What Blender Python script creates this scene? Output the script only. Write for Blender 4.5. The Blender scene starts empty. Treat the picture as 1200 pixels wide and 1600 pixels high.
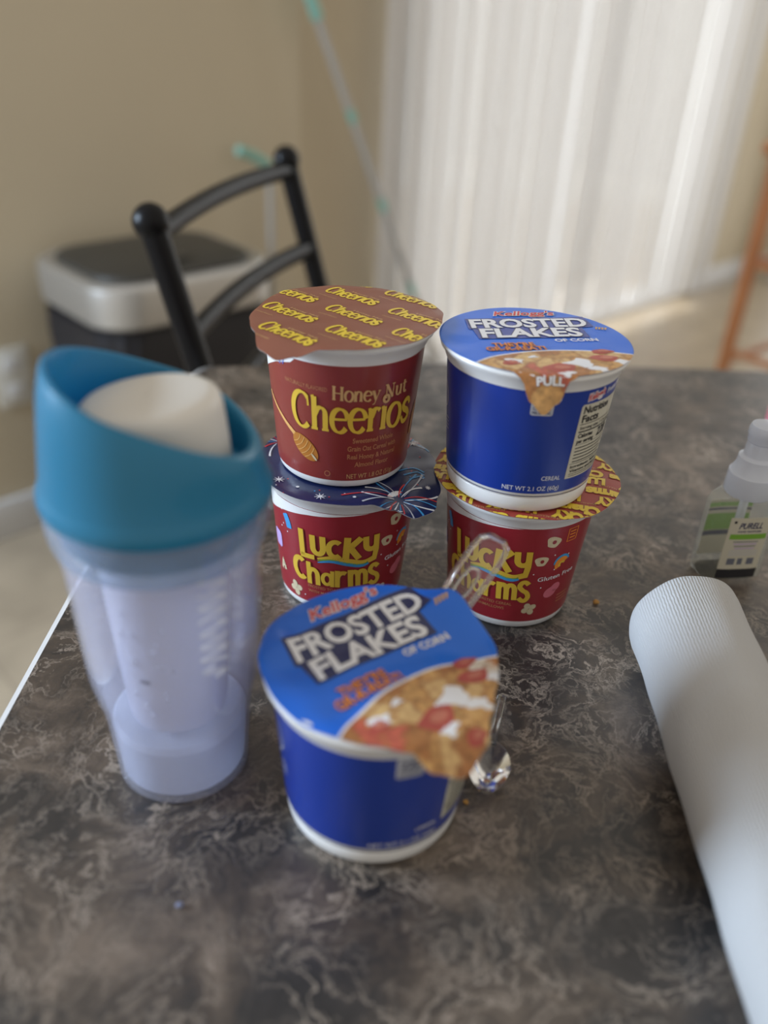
import bpy, bmesh, math, random
from mathutils import Vector, Matrix
from mathutils.geometry import tessellate_polygon

random.seed(7)
PI = math.pi
SC = bpy.context.scene
COL = SC.collection
TZ = 0.74                     # height of the table top above the floor
R2 = math.sqrt(0.5)

# ------------------------------------------------------------------ camera
cam_d = bpy.data.cameras.new('camera')
cam = bpy.data.objects.new('camera', cam_d)
COL.objects.link(cam)
SC.camera = cam
pitch, roll = math.radians(31.4467), math.radians(3.2238)
fw = Vector((0, math.cos(pitch), -math.sin(pitch)))
rt0 = Vector((1, 0, 0)); up0 = rt0.cross(fw)
rt = math.cos(roll) * rt0 + math.sin(roll) * up0
up = -math.sin(roll) * rt0 + math.cos(roll) * up0
M = Matrix((rt, up, -fw)).transposed().to_4x4()
M.translation = Vector((0, 0, TZ + 0.30584))
cam.matrix_world = M
cam_d.sensor_fit = 'VERTICAL'
cam_d.sensor_height = 24.0
cam_d.sensor_width = 18.0
cam_d.lens = 1351.7 / 1600 * 24
cam_d.clip_start = 0.01
cam_d.dof.use_dof = True
cam_d.dof.focus_distance = 0.455
cam_d.dof.aperture_fstop = cam_d.lens / 9.3

# ------------------------------------------------------------------ world, sun, window light, exposure
W = bpy.data.worlds.new('world'); SC.world = W
W.use_nodes = True
bg = W.node_tree.nodes['Background']
bg.inputs['Color'].default_value = (1.0, 0.93, 0.83, 1)
bg.inputs['Strength'].default_value = 0.40
SC.view_settings.view_transform = 'Standard'
SC.view_settings.look = 'None'
SC.view_settings.gamma = 1
SC.view_settings.use_curve_mapping = False
SC.view_settings.exposure = 0.62
SC.cycles.use_denoising = True
SC.cycles.transparent_max_bounces = 40

def lamp(name, kind, loc, direction, energy, color, **kw):
    d = bpy.data.lights.new(name, kind)
    d.energy = energy; d.color = color
    for k, v in kw.items(): setattr(d, k, v)
    o = bpy.data.objects.new(name, d); COL.objects.link(o)
    o.location = loc
    o.rotation_euler = Vector(direction).to_track_quat('-Z', 'Y').to_euler()
    return o
# low sun outside the sliding door, shining through the blinds
lamp('sun', 'SUN', (-2, 6, 4), (0.80, -0.62, -0.80), 2.2, (1.0, 0.97, 0.93), angle=0.01)
# sky light arriving at the sliding door from outside
lamp('door_daylight', 'AREA', (0.57 - 0.28, 2.90 + 0.28, 0.98), (R2, -R2, 0), 21, (0.93, 0.96, 1.0),
     shape='RECTANGLE', size=1.66, size_y=1.95)
# added light to brighten the back wall, set outside a guessed glazed door
lamp('side_fill_light', 'AREA', (-0.81 + 3.56 * R2 + 0.85 * R2, 1.52 + 3.56 * R2 - 0.85 * R2, 1.05), (-R2, -R2, 0), 12, (0.95, 0.97, 1.0),
     shape='RECTANGLE', size=1.4, size_y=1.9)
# cool daylight of the window further along the left wall
lamp('window_daylight', 'AREA', (-1.78, 0.42, 1.30), (0.94, -0.10, -0.30), 48, (0.64, 0.80, 1.0),
     shape='RECTANGLE', size=0.6, size_y=0.55)

# ------------------------------------------------------------------ materials
def new_mat(name):
    m = bpy.data.materials.new(name); m.use_nodes = True
    nt = m.node_tree
    return m, nt, nt.nodes['Principled BSDF'], nt.links

def mat(name, col, rough=0.5, metal=0.0, spec=0.5, coat=0.0, var=0.0, vscale=60, bump=0.0, bscale=200, sss=0.0, stretch=None):
    m, nt, p, L = new_mat(name)
    p.inputs['Base Color'].default_value = (*col, 1)
    p.inputs['Roughness'].default_value = rough
    p.inputs['Metallic'].default_value = metal
    p.inputs['Specular IOR Level'].default_value = spec
    p.inputs['Coat Weight'].default_value = coat
    p.inputs['Coat Roughness'].default_value = 0.12
    if sss:
        p.inputs['Subsurface Weight'].default_value = sss
        p.inputs['Subsurface Radius'].default_value = (0.004, 0.004, 0.004)
    tc = nt.nodes.new('ShaderNodeTexCoord')
    vec = tc.outputs['Object']
    if stretch:
        mp = nt.nodes.new('ShaderNodeMapping'); mp.inputs['Scale'].default_value = stretch
        L.new(vec, mp.inputs['Vector']); vec = mp.outputs['Vector']
    if var:
        n = nt.nodes.new('ShaderNodeTexNoise'); n.inputs['Scale'].default_value = vscale; n.inputs['Detail'].default_value = 4
        L.new(vec, n.inputs['Vector'])
        mx = nt.nodes.new('ShaderNodeMix'); mx.data_type = 'RGBA'
        mx.inputs['A'].default_value = (*[c * (1 - var) for c in col], 1)
        mx.inputs['B'].default_value = (*[min(1, c * (1 + var)) for c in col], 1)
        L.new(n.outputs['Fac'], mx.inputs['Factor']); L.new(mx.outputs['Result'], p.inputs['Base Color'])
    if bump:
        n = nt.nodes.new('ShaderNodeTexNoise'); n.inputs['Scale'].default_value = bscale; n.inputs['Detail'].default_value = 3
        L.new(vec, n.inputs['Vector'])
        b = nt.nodes.new('ShaderNodeBump'); b.inputs['Strength'].default_value = bump; b.inputs['Distance'].default_value = 0.002
        L.new(n.outputs['Fac'], b.inputs['Height']); L.new(b.outputs['Normal'], p.inputs['Normal'])
    return m

def clear(name, tint, alpha, rough=0.05, trans=0.5, coat=0.0):
    """clear or milky plastic: part see-through, part diffuse / translucent, with a gloss on top"""
    m, nt, p, L = new_mat(name)
    nt.nodes.remove(p)
    out = nt.nodes['Material Output']
    tr = nt.nodes.new('ShaderNodeBsdfTransparent'); tr.inputs['Color'].default_value = (*[0.6 + 0.4 * c for c in tint], 1)
    df = nt.nodes.new('ShaderNodeBsdfDiffuse'); df.inputs['Color'].default_value = (*tint, 1)
    tl = nt.nodes.new('ShaderNodeBsdfTranslucent'); tl.inputs['Color'].default_value = (*tint, 1)
    gl = nt.nodes.new('ShaderNodeBsdfGlossy'); gl.inputs['Roughness'].default_value = rough
    a = nt.nodes.new('ShaderNodeMixShader'); a.inputs[0].default_value = trans
    L.new(df.outputs[0], a.inputs[1]); L.new(tl.outputs[0], a.inputs[2])
    b = nt.nodes.new('ShaderNodeMixShader'); b.inputs[0].default_value = alpha
    L.new(tr.outputs[0], b.inputs[1]); L.new(a.outputs[0], b.inputs[2])
    lw = nt.nodes.new('ShaderNodeLayerWeight'); lw.inputs['Blend'].default_value = 0.5
    pw = nt.nodes.new('ShaderNodeMath'); pw.operation = 'POWER'; pw.inputs[1].default_value = 4.0; L.new(lw.outputs['Facing'], pw.inputs[0])
    fr = nt.nodes.new('ShaderNodeMath'); fr.operation = 'MULTIPLY_ADD'; fr.inputs[1].default_value = 0.55; fr.inputs[2].default_value = 0.035; L.new(pw.outputs[0], fr.inputs[0])
    c = nt.nodes.new('ShaderNodeMixShader')
    L.new(fr.outputs[0], c.inputs[0]); L.new(b.outputs[0], c.inputs[1]); L.new(gl.outputs[0], c.inputs[2])
    L.new(c.outputs[0], out.inputs['Surface'])
    return m

def ramp(nt, stops, interp='LINEAR'):
    r = nt.nodes.new('ShaderNodeValToRGB'); r.color_ramp.interpolation = interp
    e = r.color_ramp.elements
    while len(e) < len(stops): e.new(0.5)
    for el, (pos, c) in zip(e, stops):
        el.position = pos; el.color = (*c, 1)
    return r

def table_material():
    m, nt, p, L = new_mat('laminate_marble')
    N = nt.nodes.new
    tc = N('ShaderNodeTexCoord')
    warp = N('ShaderNodeTexNoise'); warp.inputs['Scale'].default_value = 22; warp.inputs['Detail'].default_value = 5
    L.new(tc.outputs['Object'], warp.inputs['Vector'])
    add = N('ShaderNodeMixRGB'); add.blend_type = 'LINEAR_LIGHT'; add.inputs['Fac'].default_value = 0.032
    L.new(tc.outputs['Object'], add.inputs['Color1']); L.new(warp.outputs['Color'], add.inputs['Color2'])
    big = N('ShaderNodeTexNoise'); big.inputs['Scale'].default_value = 17; big.inputs['Detail'].default_value = 9; big.inputs['Roughness'].default_value = 0.68
    L.new(add.outputs[0], big.inputs['Vector'])
    r = ramp(nt, [(0.34, (0.010, 0.009, 0.0095)), (0.46, (0.030, 0.026, 0.0245)), (0.55, (0.070, 0.053, 0.041)), (0.68, (0.165, 0.125, 0.094))])
    L.new(big.outputs['Fac'], r.inputs[0])
    def veins(scale, detail, width, seedloc):
        mp = N('ShaderNodeMapping'); mp.inputs['Location'].default_value = seedloc
        L.new(add.outputs[0], mp.inputs['Vector'])
        n = N('ShaderNodeTexNoise'); n.inputs['Scale'].default_value = scale; n.inputs['Detail'].default_value = detail; n.inputs['Roughness'].default_value = 0.62; n.inputs['Distortion'].default_value = 0.25
        L.new(mp.outputs[0], n.inputs['Vector'])
        s = N('ShaderNodeMath'); s.operation = 'SUBTRACT'; s.inputs[1].default_value = 0.5; L.new(n.outputs['Fac'], s.inputs[0])
        a = N('ShaderNodeMath'); a.operation = 'ABSOLUTE'; L.new(s.outputs[0], a.inputs[0])
        mr = N('ShaderNodeMapRange'); mr.inputs['From Min'].default_value = width; mr.inputs['From Max'].default_value = 0.0
        L.new(a.outputs[0], mr.inputs['Value'])
        return mr.outputs['Result']
    msk = N('ShaderNodeTexNoise'); msk.inputs['Scale'].default_value = 30; msk.inputs['Detail'].default_value = 3
    L.new(tc.outputs['Object'], msk.inputs['Vector'])
    mm = N('ShaderNodeMapRange'); mm.inputs['From Min'].default_value = 0.31; mm.inputs['From Max'].default_value = 0.68
    L.new(msk.outputs['Fac'], mm.inputs['Value'])
    v1 = veins(30, 7, 0.020, (3.1, 0.4, 0)); v2 = veins(75, 7, 0.034, (0.2, 7.7, 0))
    mxv = N('ShaderNodeMath'); mxv.operation = 'MAXIMUM'; L.new(v1, mxv.inputs[0])
    h = N('ShaderNodeMath'); h.operation = 'MULTIPLY'; h.inputs[1].default_value = 0.55; L.new(v2, h.inputs[0]); L.new(h.outputs[0], mxv.inputs[1])
    mul = N('ShaderNodeMath'); mul.operation = 'MULTIPLY'; L.new(mxv.outputs[0], mul.inputs[0]); L.new(mm.outputs[0], mul.inputs[1])
    k = N('ShaderNodeMath'); k.operation = 'MULTIPLY'; k.inputs[1].default_value = 0.95; L.new(mul.outputs[0], k.inputs[0])
    mx = N('ShaderNodeMix'); mx.data_type = 'RGBA'
    L.new(k.outputs[0], mx.inputs['Factor']); L.new(r.outputs[0], mx.inputs['A']); mx.inputs['B'].default_value = (0.37, 0.305, 0.245, 1)
    L.new(mx.outputs['Result'], p.inputs['Base Color'])
    p.inputs['Roughness'].default_value = 0.36
    p.inputs['Specular IOR Level'].default_value = 0.75
    b = N('ShaderNodeBump'); b.inputs['Strength'].default_value = 0.06; b.inputs['Distance'].default_value = 0.001
    L.new(big.outputs['Fac'], b.inputs['Height']); L.new(b.outputs['Normal'], p.inputs['Normal'])
    return m

def cereal_material():
    """printed picture of cereal flakes, berries and milk"""
    m, nt, p, L = new_mat('printed_cereal_picture')
    N = nt.nodes.new
    tc = N('ShaderNodeTexCoord')
    warp = N('ShaderNodeTexNoise'); warp.inputs['Scale'].default_value = 130; warp.inputs['Detail'].default_value = 3
    L.new(tc.outputs['Object'], warp.inputs['Vector'])
    add = N('ShaderNodeMixRGB'); add.blend_type = 'LINEAR_LIGHT'; add.inputs['Fac'].default_value = 0.008
    L.new(tc.outputs['Object'], add.inputs['Color1']); L.new(warp.outputs['Color'], add.inputs['Color2'])
    mpv = N('ShaderNodeMapping'); mpv.inputs['Location'].default_value = (0.317, 0.118, 0); L.new(add.outputs[0], mpv.inputs['Vector'])
    v = N('ShaderNodeTexVoronoi'); v.inputs['Scale'].default_value = 95; v.voronoi_dimensions = '2D'
    L.new(mpv.outputs[0], v.inputs['Vector'])
    ve = N('ShaderNodeTexVoronoi'); ve.inputs['Scale'].default_value = 95; ve.voronoi_dimensions = '2D'; ve.feature = 'DISTANCE_TO_EDGE'
    L.new(mpv.outputs[0], ve.inputs['Vector'])
    em = N('ShaderNodeMapRange'); em.inputs['From Min'].default_value = 0.0; em.inputs['From Max'].default_value = 0.16; em.inputs['To Min'].default_value = 0.75; em.inputs['To Max'].default_value = 0.0
    L.new(ve.outputs['Distance'], em.inputs['Value'])
    sep = N('ShaderNodeSeparateColor'); L.new(v.outputs['Color'], sep.inputs[0])
    r = ramp(nt, [(0.0, (0.50, 0.27, 0.09)), (0.24, (0.62, 0.40, 0.17)), (0.46, (0.38, 0.16, 0.05)), (0.60, (0.66, 0.58, 0.48)), (0.74, (0.46, 0.10, 0.06)), (0.88, (0.60, 0.34, 0.12))], 'CONSTANT')
    L.new(sep.outputs[0], r.inputs[0])
    n = N('ShaderNodeTexNoise'); n.inputs['Scale'].default_value = 330; n.inputs['Detail'].default_value = 4
    L.new(tc.outputs['Object'], n.inputs['Vector'])
    mx = N('ShaderNodeMix'); mx.data_type = 'RGBA'; mx.blend_type = 'OVERLAY'; mx.inputs['Factor'].default_value = 0.7
    ed = N('ShaderNodeMix'); ed.data_type = 'RGBA'; L.new(em.outputs['Result'], ed.inputs['Factor']); L.new(r.outputs[0], ed.inputs['A']); ed.inputs['B'].default_value = (0.33, 0.13, 0.04, 1)
    L.new(ed.outputs['Result'], mx.inputs['A']); L.new(n.outputs['Fac'], mx.inputs['B'])
    L.new(mx.outputs['Result'], p.inputs['Base Color'])
    p.inputs['Roughness'].default_value = 0.3
    return m

def wood_material(name, a, b, rough=0.4):
    m, nt, p, L = new_mat(name)
    tc = nt.nodes.new('ShaderNodeTexCoord')
    mp = nt.nodes.new('ShaderNodeMapping'); mp.inputs['Scale'].default_value = (30, 30, 3)
    L.new(tc.outputs['Object'], mp.inputs['Vector'])
    n = nt.nodes.new('ShaderNodeTexNoise'); n.inputs['Scale'].default_value = 3; n.inputs['Detail'].default_value = 6
    L.new(mp.outputs[0], n.inputs['Vector'])
    r = ramp(nt, [(0.3, a), (0.7, b)]); L.new(n.outputs['Fac'], r.inputs[0]); L.new(r.outputs[0], p.inputs['Base Color'])
    p.inputs['Roughness'].default_value = rough
    return m

def floor_material():
    m, nt, p, L = new_mat('beige_floor')
    tc = nt.nodes.new('ShaderNodeTexCoord')
    mp = nt.nodes.new('ShaderNodeMapping'); mp.inputs['Rotation'].default_value = (0, 0, PI / 4)
    L.new(tc.outputs['Object'], mp.inputs['Vector'])
    br = nt.nodes.new('ShaderNodeTexBrick'); br.offset = 0; br.inputs['Scale'].default_value = 1
    br.inputs['Brick Width'].default_value = 0.33; br.inputs['Row Height'].default_value = 0.33; br.inputs['Mortar Size'].default_value = 0.004
    br.inputs['Color1'].default_value = (0.40, 0.325, 0.235, 1); br.inputs['Color2'].default_value = (0.42, 0.345, 0.25, 1); br.inputs['Mortar'].default_value = (0.34, 0.275, 0.20, 1)
    L.new(mp.outputs[0], br.inputs['Vector'])
    n = nt.nodes.new('ShaderNodeTexNoise'); n.inputs['Scale'].default_value = 9; n.inputs['Detail'].default_value = 5
    L.new(tc.outputs['Object'], n.inputs['Vector'])
    mx = nt.nodes.new('ShaderNodeMix'); mx.data_type = 'RGBA'; mx.blend_type = 'OVERLAY'; mx.inputs['Factor'].default_value = 0.35
    L.new(br.outputs['Color'], mx.inputs['A']); L.new(n.outputs['Fac'], mx.inputs['B'])
    L.new(mx.outputs['Result'], p.inputs['Base Color'])
    p.inputs['Roughness'].default_value = 0.30
    return m

def blind_material():
    m, nt, p, L = new_mat('blind_vinyl')
    nt.nodes.remove(p)
    out = nt.nodes['Material Output']
    df = nt.nodes.new('ShaderNodeBsdfDiffuse'); df.inputs['Color'].default_value = (0.79, 0.78, 0.77, 1)
    tl = nt.nodes.new('ShaderNodeBsdfTranslucent'); tl.inputs['Color'].default_value = (0.79, 0.785, 0.78, 1)
    a = nt.nodes.new('ShaderNodeMixShader'); a.inputs[0].default_value = 0.36
    L.new(df.outputs[0], a.inputs[1]); L.new(tl.outputs[0], a.inputs[2])
    L.new(a.outputs[0], out.inputs['Surface'])
    return m

def towel_material():
    m, nt, p, L = new_mat('embossed_paper')
    p.inputs['Base Color'].default_value = (0.62, 0.615, 0.61, 1)
    p.inputs['Roughness'].default_value = 0.95
    p.inputs['Specular IOR Level'].default_value = 0.1
    tc = nt.nodes.new('ShaderNodeTexCoord')
    def wave(direction, scale, dist):
        w = nt.nodes.new('ShaderNodeTexWave'); w.bands_direction = direction
        w.inputs['Scale'].default_value = scale; w.inputs['Distortion'].default_value = dist; w.inputs['Detail'].default_value = 2; w.inputs['Detail Scale'].default_value = 2
        L.new(tc.outputs['UV'], w.inputs['Vector']); return w.outputs['Fac']
    a = wave('X', 105, 2.0); b = wave('Y', 60, 2.6)
    n = nt.nodes.new('ShaderNodeTexNoise'); n.inputs['Scale'].default_value = 60; n.inputs['Detail'].default_value = 3
    L.new(tc.outputs['Object'], n.inputs['Vector'])
    s = nt.nodes.new('ShaderNodeMath'); s.operation = 'ADD'; L.new(a, s.inputs[0]); L.new(b, s.inputs[1])
    s2 = nt.nodes.new('ShaderNodeMath'); s2.operation = 'MULTIPLY_ADD'; s2.inputs[1].default_value = 2.0; L.new(n.outputs['Fac'], s2.inputs[0]); L.new(s.outputs[0], s2.inputs[2])
    bp = nt.nodes.new('ShaderNodeBump'); bp.inputs['Strength'].default_value = 0.6; bp.inputs['Distance'].default_value = 0.0012
    L.new(s2.outputs[0], bp.inputs['Height']); L.new(bp.outputs['Normal'], p.inputs['Normal'])
    return m

def glass_material(name, col=(1, 1, 1), rough=0.02, ior=1.49):
    m, nt, p, L = new_mat(name)
    p.inputs['Base Color'].default_value = (*col, 1); p.inputs['Transmission Weight'].default_value = 1.0
    p.inputs['Roughness'].default_value = rough; p.inputs['IOR'].default_value = ior
    return m

MT = {
 'table': table_material(), 'cereal': cereal_material(), 'floor': floor_material(), 'blind': blind_material(), 'towel': towel_material(),
 'edge': mat('edge_band', (0.62, 0.61, 0.60), 0.35, var=0.1),
 'wall': mat('painted_wall', (0.53, 0.455, 0.33), 0.8, var=0.04, vscale=3, bump=0.15, bscale=160),
 'trim': mat('white_trim', (0.68, 0.68, 0.68), 0.45, var=0.03),
 'white_wall': mat('pale_wall', (0.66, 0.66, 0.62), 0.8, var=0.03, vscale=4),
 'patio': mat('patio_concrete', (0.55, 0.53, 0.49), 0.9, var=0.1, vscale=6),
 'pane': clear('window_glass', (0.95, 0.97, 0.97), 0.03, 0.01),
 'cup': mat('white_cup_plastic', (0.80, 0.79, 0.77), 0.4, var=0.02, vscale=20, coat=0.2),
 'red': mat('printed_red', (0.30, 0.018, 0.028), 0.36, var=0.05, vscale=30, coat=0.25),
 'maroon': mat('printed_maroon', (0.235, 0.028, 0.022), 0.36, var=0.06, vscale=30, coat=0.3),
 'blue': mat('printed_blue', (0.010, 0.040, 0.30), 0.34, var=0.05, vscale=30, coat=0.3),
 'lidblue': mat('foil_blue', (0.006, 0.14, 0.68), 0.32, var=0.08, vscale=45, coat=0.12),
 'navy': mat('ink_navy', (0.018, 0.024, 0.10), 0.33, coat=0.2, var=0.05),
 'foilnavy': mat('foil_navy', (0.012, 0.020, 0.085), 0.26, coat=0.3, var=0.35, vscale=50),
 'foilbrown': mat('foil_brown', (0.25, 0.088, 0.055), 0.38, var=0.08, vscale=40),
 'foilred': mat('foil_red', (0.36, 0.052, 0.040), 0.35, var=0.08, vscale=40),
 'foilback': mat('foil_back', (0.70, 0.70, 0.70), 0.35, metal=0.5, var=0.05),
 'yellow': mat('ink_yellow', (0.72, 0.47, 0.045), 0.36, var=0.04),
 'gold': mat('ink_gold', (0.78, 0.56, 0.05), 0.36, var=0.04),
 'tan': mat('ink_tan', (0.60, 0.36, 0.15), 0.4, var=0.04),
 'dimtan': mat('ink_dim_tan', (0.48, 0.20, 0.09), 0.4, var=0.04),
 'cream': mat('ink_cream', (0.62, 0.52, 0.34), 0.4, var=0.18, vscale=400),
 'white': mat('ink_white', (0.78, 0.78, 0.80), 0.36, var=0.02),
 'grey': mat('ink_grey', (0.52, 0.53, 0.58), 0.4, var=0.03),
 'black': mat('ink_black', (0.02, 0.02, 0.024), 0.4, var=0.05),
 'orange': mat('ink_orange', (0.80, 0.27, 0.03), 0.36, var=0.05),
 'inkred': mat('ink_red', (0.60, 0.030, 0.030), 0.36, var=0.05),
 'skyblue': mat('ink_sky_blue', (0.05, 0.30, 0.62), 0.36, var=0.15, vscale=300),
 'lavender': mat('ink_lavender', (0.50, 0.36, 0.66), 0.4, var=0.05),
 'pink': mat('ink_pink', (0.62, 0.15, 0.20), 0.4, var=0.06),
 'green': mat('ink_green', (0.20, 0.42, 0.05), 0.4, var=0.05),
 'berry': mat('ink_berry', (0.42, 0.075, 0.055), 0.34, var=0.25, vscale=260),
 'berrylight': mat('ink_berry_light', (0.52, 0.17, 0.11), 0.34, var=0.2, vscale=260),
 'amber': mat('ink_amber', (0.46, 0.17, 0.025), 0.36, var=0.2, vscale=120),
 'amberlight': mat('ink_amber_light', (0.70, 0.38, 0.12), 0.36, var=0.1),
 'label': mat('label_paper', (0.60, 0.57, 0.46), 0.4, var=0.03),
 'black_metal': mat('black_enamel', (0.005, 0.005, 0.006), 0.34, spec=0.2, var=0.1),
 'cushion': mat('chair_cushion', (0.03, 0.03, 0.03), 0.8, var=0.2, bump=0.3),
 'bin_lid': mat('bin_lid_plastic', (0.035, 0.033, 0.028), 0.45, var=0.1),
 'bin_body': mat('bin_body_plastic', (0.010, 0.010, 0.014), 0.45, var=0.1),
 'steel': mat('brushed_steel', (0.55, 0.54, 0.52), 0.36, metal=0.8, var=0.05, stretch=(1, 1, 20)),
 'mint': mat('mint_plastic', (0.22, 0.44, 0.37), 0.45, var=0.05),
 'greypole': mat('grey_pole', (0.38, 0.36, 0.33), 0.45, var=0.05),
 'wood': wood_material('orange_wood', (0.36, 0.13, 0.045), (0.52, 0.22, 0.085)),
 'teal': None,
 'capwhite': mat('cap_white', (0.72, 0.69, 0.64), 0.45, var=0.02, sss=0.0, coat=0.1),
 'milky': clear('milky_plastic', (0.91, 0.93, 1.0), 0.92, 0.12, 0.30),
 'shell': clear('clear_shell', (0.86, 0.87, 0.98), 0.17, 0.06, 0.4),
 'collar': clear('clear_collar', (0.62, 0.74, 0.90), 0.30, 0.10, 0.4),
 'pump': clear('pump_plastic', (0.80, 0.83, 0.90), 0.86, 0.2, 0.35),
 'gel': clear('clear_bottle', (0.92, 0.95, 0.90), 0.16, 0.03, 0.5),
 'spoon': glass_material('clear_spoon'),
 'milkbase': clear('milky_base', (0.88, 0.93, 1.0), 0.72, 0.35, 0.35),
 'drop': clear('droplet', (0.95, 0.97, 1.0), 0.55, 0.03, 0.3),
 'mark': mat('grey_mark', (0.15, 0.16, 0.2), 0.5, var=0.05),
 'crumb': mat('cereal_crumb', (0.45, 0.24, 0.06), 0.8, var=0.2, vscale=500),
 'lint': mat('blue_lint', (0.20, 0.22, 0.32), 0.9, var=0.2, vscale=500),
 'core': mat('cardboard', (0.35, 0.25, 0.16), 0.9, var=0.1),
 'plate': mat('outlet_plate', (0.66, 0.64, 0.58), 0.4, var=0.02),
}
def teal_material():
    m, nt, p, L = new_mat('teal_plastic')
    p.inputs['Base Color'].default_value = (0.022, 0.235, 0.40, 1)
    p.inputs['Roughness'].default_value = 0.36
    p.inputs['Coat Weight'].default_value = 0.25
    tl = nt.nodes.new('ShaderNodeBsdfTranslucent'); tl.inputs['Color'].default_value = (0.03, 0.36, 0.62, 1)
    mx = nt.nodes.new('ShaderNodeMixShader'); mx.inputs[0].default_value = 0.30
    L.new(p.outputs[0], mx.inputs[1]); L.new(tl.outputs[0], mx.inputs[2]); L.new(mx.outputs[0], nt.nodes['Material Output'].inputs['Surface'])
    return m
MT['teal'] = teal_material()

# ------------------------------------------------------------------ object helpers
def tag(o, label=None, cat=None, group=None, kind=None):
    for k, v in (('label', label), ('category', cat), ('group', group), ('kind', kind)):
        if v: o[k] = v
    return o

def empty(name, loc, rz=0.0, **kw):
    o = bpy.data.objects.new(name, None); COL.objects.link(o)
    o.empty_display_size = 0.02
    o.location = loc; o.rotation_euler = (0, 0, rz)
    return tag(o, **kw)

def build(name, verts, faces, mats, parent=None, mi=None, smooth=True, loc=None, rot=None, sharp=35):
    me = bpy.data.meshes.new(name)
    me.from_pydata([tuple(v) for v in verts], [], faces)
    if not isinstance(mats, (list, tuple)): mats = [mats]
    for m in mats: me.materials.append(m if not isinstance(m, str) else MT[m])
    if mi: me.polygons.foreach_set('material_index', mi)
    me.validate(); me.update()
    if smooth:
        me.polygons.foreach_set('use_smooth', [True] * len(me.polygons))
        if sharp: me.set_sharp_from_angle(angle=math.radians(sharp))
    o = bpy.data.objects.new(name, me); COL.objects.link(o)
    if parent: o.parent = parent
    if loc: o.location = loc
    if rot: o.rotation_euler = rot
    return o

class MB:
    """collects shapes into one mesh"""
    def __init__(s): s.v = []; s.f = []; s.m = []
    def add(s, v, f, m=0):
        b = len(s.v); s.v += [tuple(q) for q in v]; s.f += [tuple(i + b for i in q) for q in f]; s.m += [m] * len(f)
    def box(s, lo, hi, m=0, xf=None):
        x0, y0, z0 = lo; x1, y1, z1 = hi
        v = [Vector(q) for q in ((x0,y0,z0),(x1,y0,z0),(x1,y1,z0),(x0,y1,z0),(x0,y0,z1),(x1,y0,z1),(x1,y1,z1),(x0,y1,z1))]
        if xf: v = [xf @ q for q in v]
        s.add(v, [(3,2,1,0),(4,5,6,7),(0,1,5,4),(1,2,6,5),(2,3,7,6),(3,0,4,7)], m)
    def bbox(s, lo, hi, r=0.003, seg=2, m=0, xf=None):
        bm = bmesh.new(); bmesh.ops.create_cube(bm, size=1)
        c = [(a + b) / 2 for a, b in zip(lo, hi)]; d = [b - a for a, b in zip(lo, hi)]
        for q in bm.verts: q.co = Vector((c[0] + q.co.x * d[0], c[1] + q.co.y * d[1], c[2] + q.co.z * d[2]))
        bmesh.ops.bevel(bm, geom=bm.edges[:], offset=r, segments=seg, profile=0.5, affect='EDGES')
        if xf: bm.transform(xf)
        bm.verts.index_update()
        s.add([q.co.copy() for q in bm.verts], [[q.index for q in f.verts] for f in bm.faces], m); bm.free()
    def lathe(s, prof, seg=96, m=0, cx=0, cy=0, cap0=False, cap1=False, xf=None):
        v = []; f = []
        n = len(prof)
        for r, z in prof:
            for k in range(seg):
                a = 2 * PI * k / seg
                q = Vector((cx + r * math.cos(a), cy + r * math.sin(a), z)); v.append(xf @ q if xf else q)
        for i in range(n - 1):
            for k in range(seg):
                a, b = i * seg + k, i * seg + (k + 1) % seg
                f.append((a, b, b + seg, a + seg))
        if cap0: f.append(tuple(range(seg))[::-1])
        if cap1: f.append(tuple((n - 1) * seg + k for k in range(seg)))
        s.add(v, f, m)
    def tube(s, pts, rad, seg=16, m=0, caps=True, sx=1.0, sy=1.0, upv=(0, 0, 1)):
        pts = [Vector(p) for p in pts]; n = len(pts); v = []; f = []
        if not isinstance(rad, (list, tuple)): rad = [rad] * n
        for i in range(n):
            t = (pts[min(i + 1, n - 1)] - pts[max(i - 1, 0)]).normalized()
            u = Vector(upv)
            if abs(u.dot(t)) > 0.95: u = Vector((1, 0, 0))
            a = t.cross(u).normalized(); b = a.cross(t).normalized()
            for k in range(seg):
                w = 2 * PI * k / seg
                v.append(pts[i] + a * rad[i] * sx * math.cos(w) + b * rad[i] * sy * math.sin(w))
        for i in range(n - 1):
            for k in range(seg):
                c, d = i * seg + k, i * seg + (k + 1) % seg
                f.append((c, c + seg, d + seg, d))
        if caps: f.append(tuple(range(seg))); f.append(tuple((n - 1) * seg + k for k in range(seg))[::-1])
        s.add(v, f, m)
    def ball(s, c, r, m=0, seg=20, sz=1.0):
        prof = []
        for i in range(1, 12):
            a = -PI / 2 + PI * i / 12; prof.append((r * math.cos(a), c[2] + r * sz * math.sin(a)))
        s.lathe([(r * 0.02, c[2] - r * sz)] + prof + [(r * 0.02, c[2] + r * sz)], seg, m, c[0], c[1], True, True)
    def build(s, name, mats, parent=None, **kw):
        return build(name, s.v, s.f, mats, parent, mi=s.m, **kw)

def spline(pts, n=8, closed=False):
    P = [Vector(p) for p in pts]; out = []
    N = len(P); rng = N if closed else N - 1
    for i in range(rng):
        if closed: p0, p1, p2, p3 = P[i - 1], P[i], P[(i + 1) % N], P[(i + 2) % N]
        else: p0, p1, p2, p3 = P[max(i - 1, 0)], P[i], P[i + 1], P[min(i + 2, N - 1)]
        for k in range(n):
            t = k / n
            out.append(0.5 * ((2 * p1) + (p2 - p0) * t + (2 * p0 - 5 * p1 + 4 * p2 - p3) * t * t + (3 * p1 - p0 - 3 * p2 + p3) * t ** 3))
    if not closed: out.append(P[-1])
    return out

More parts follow.
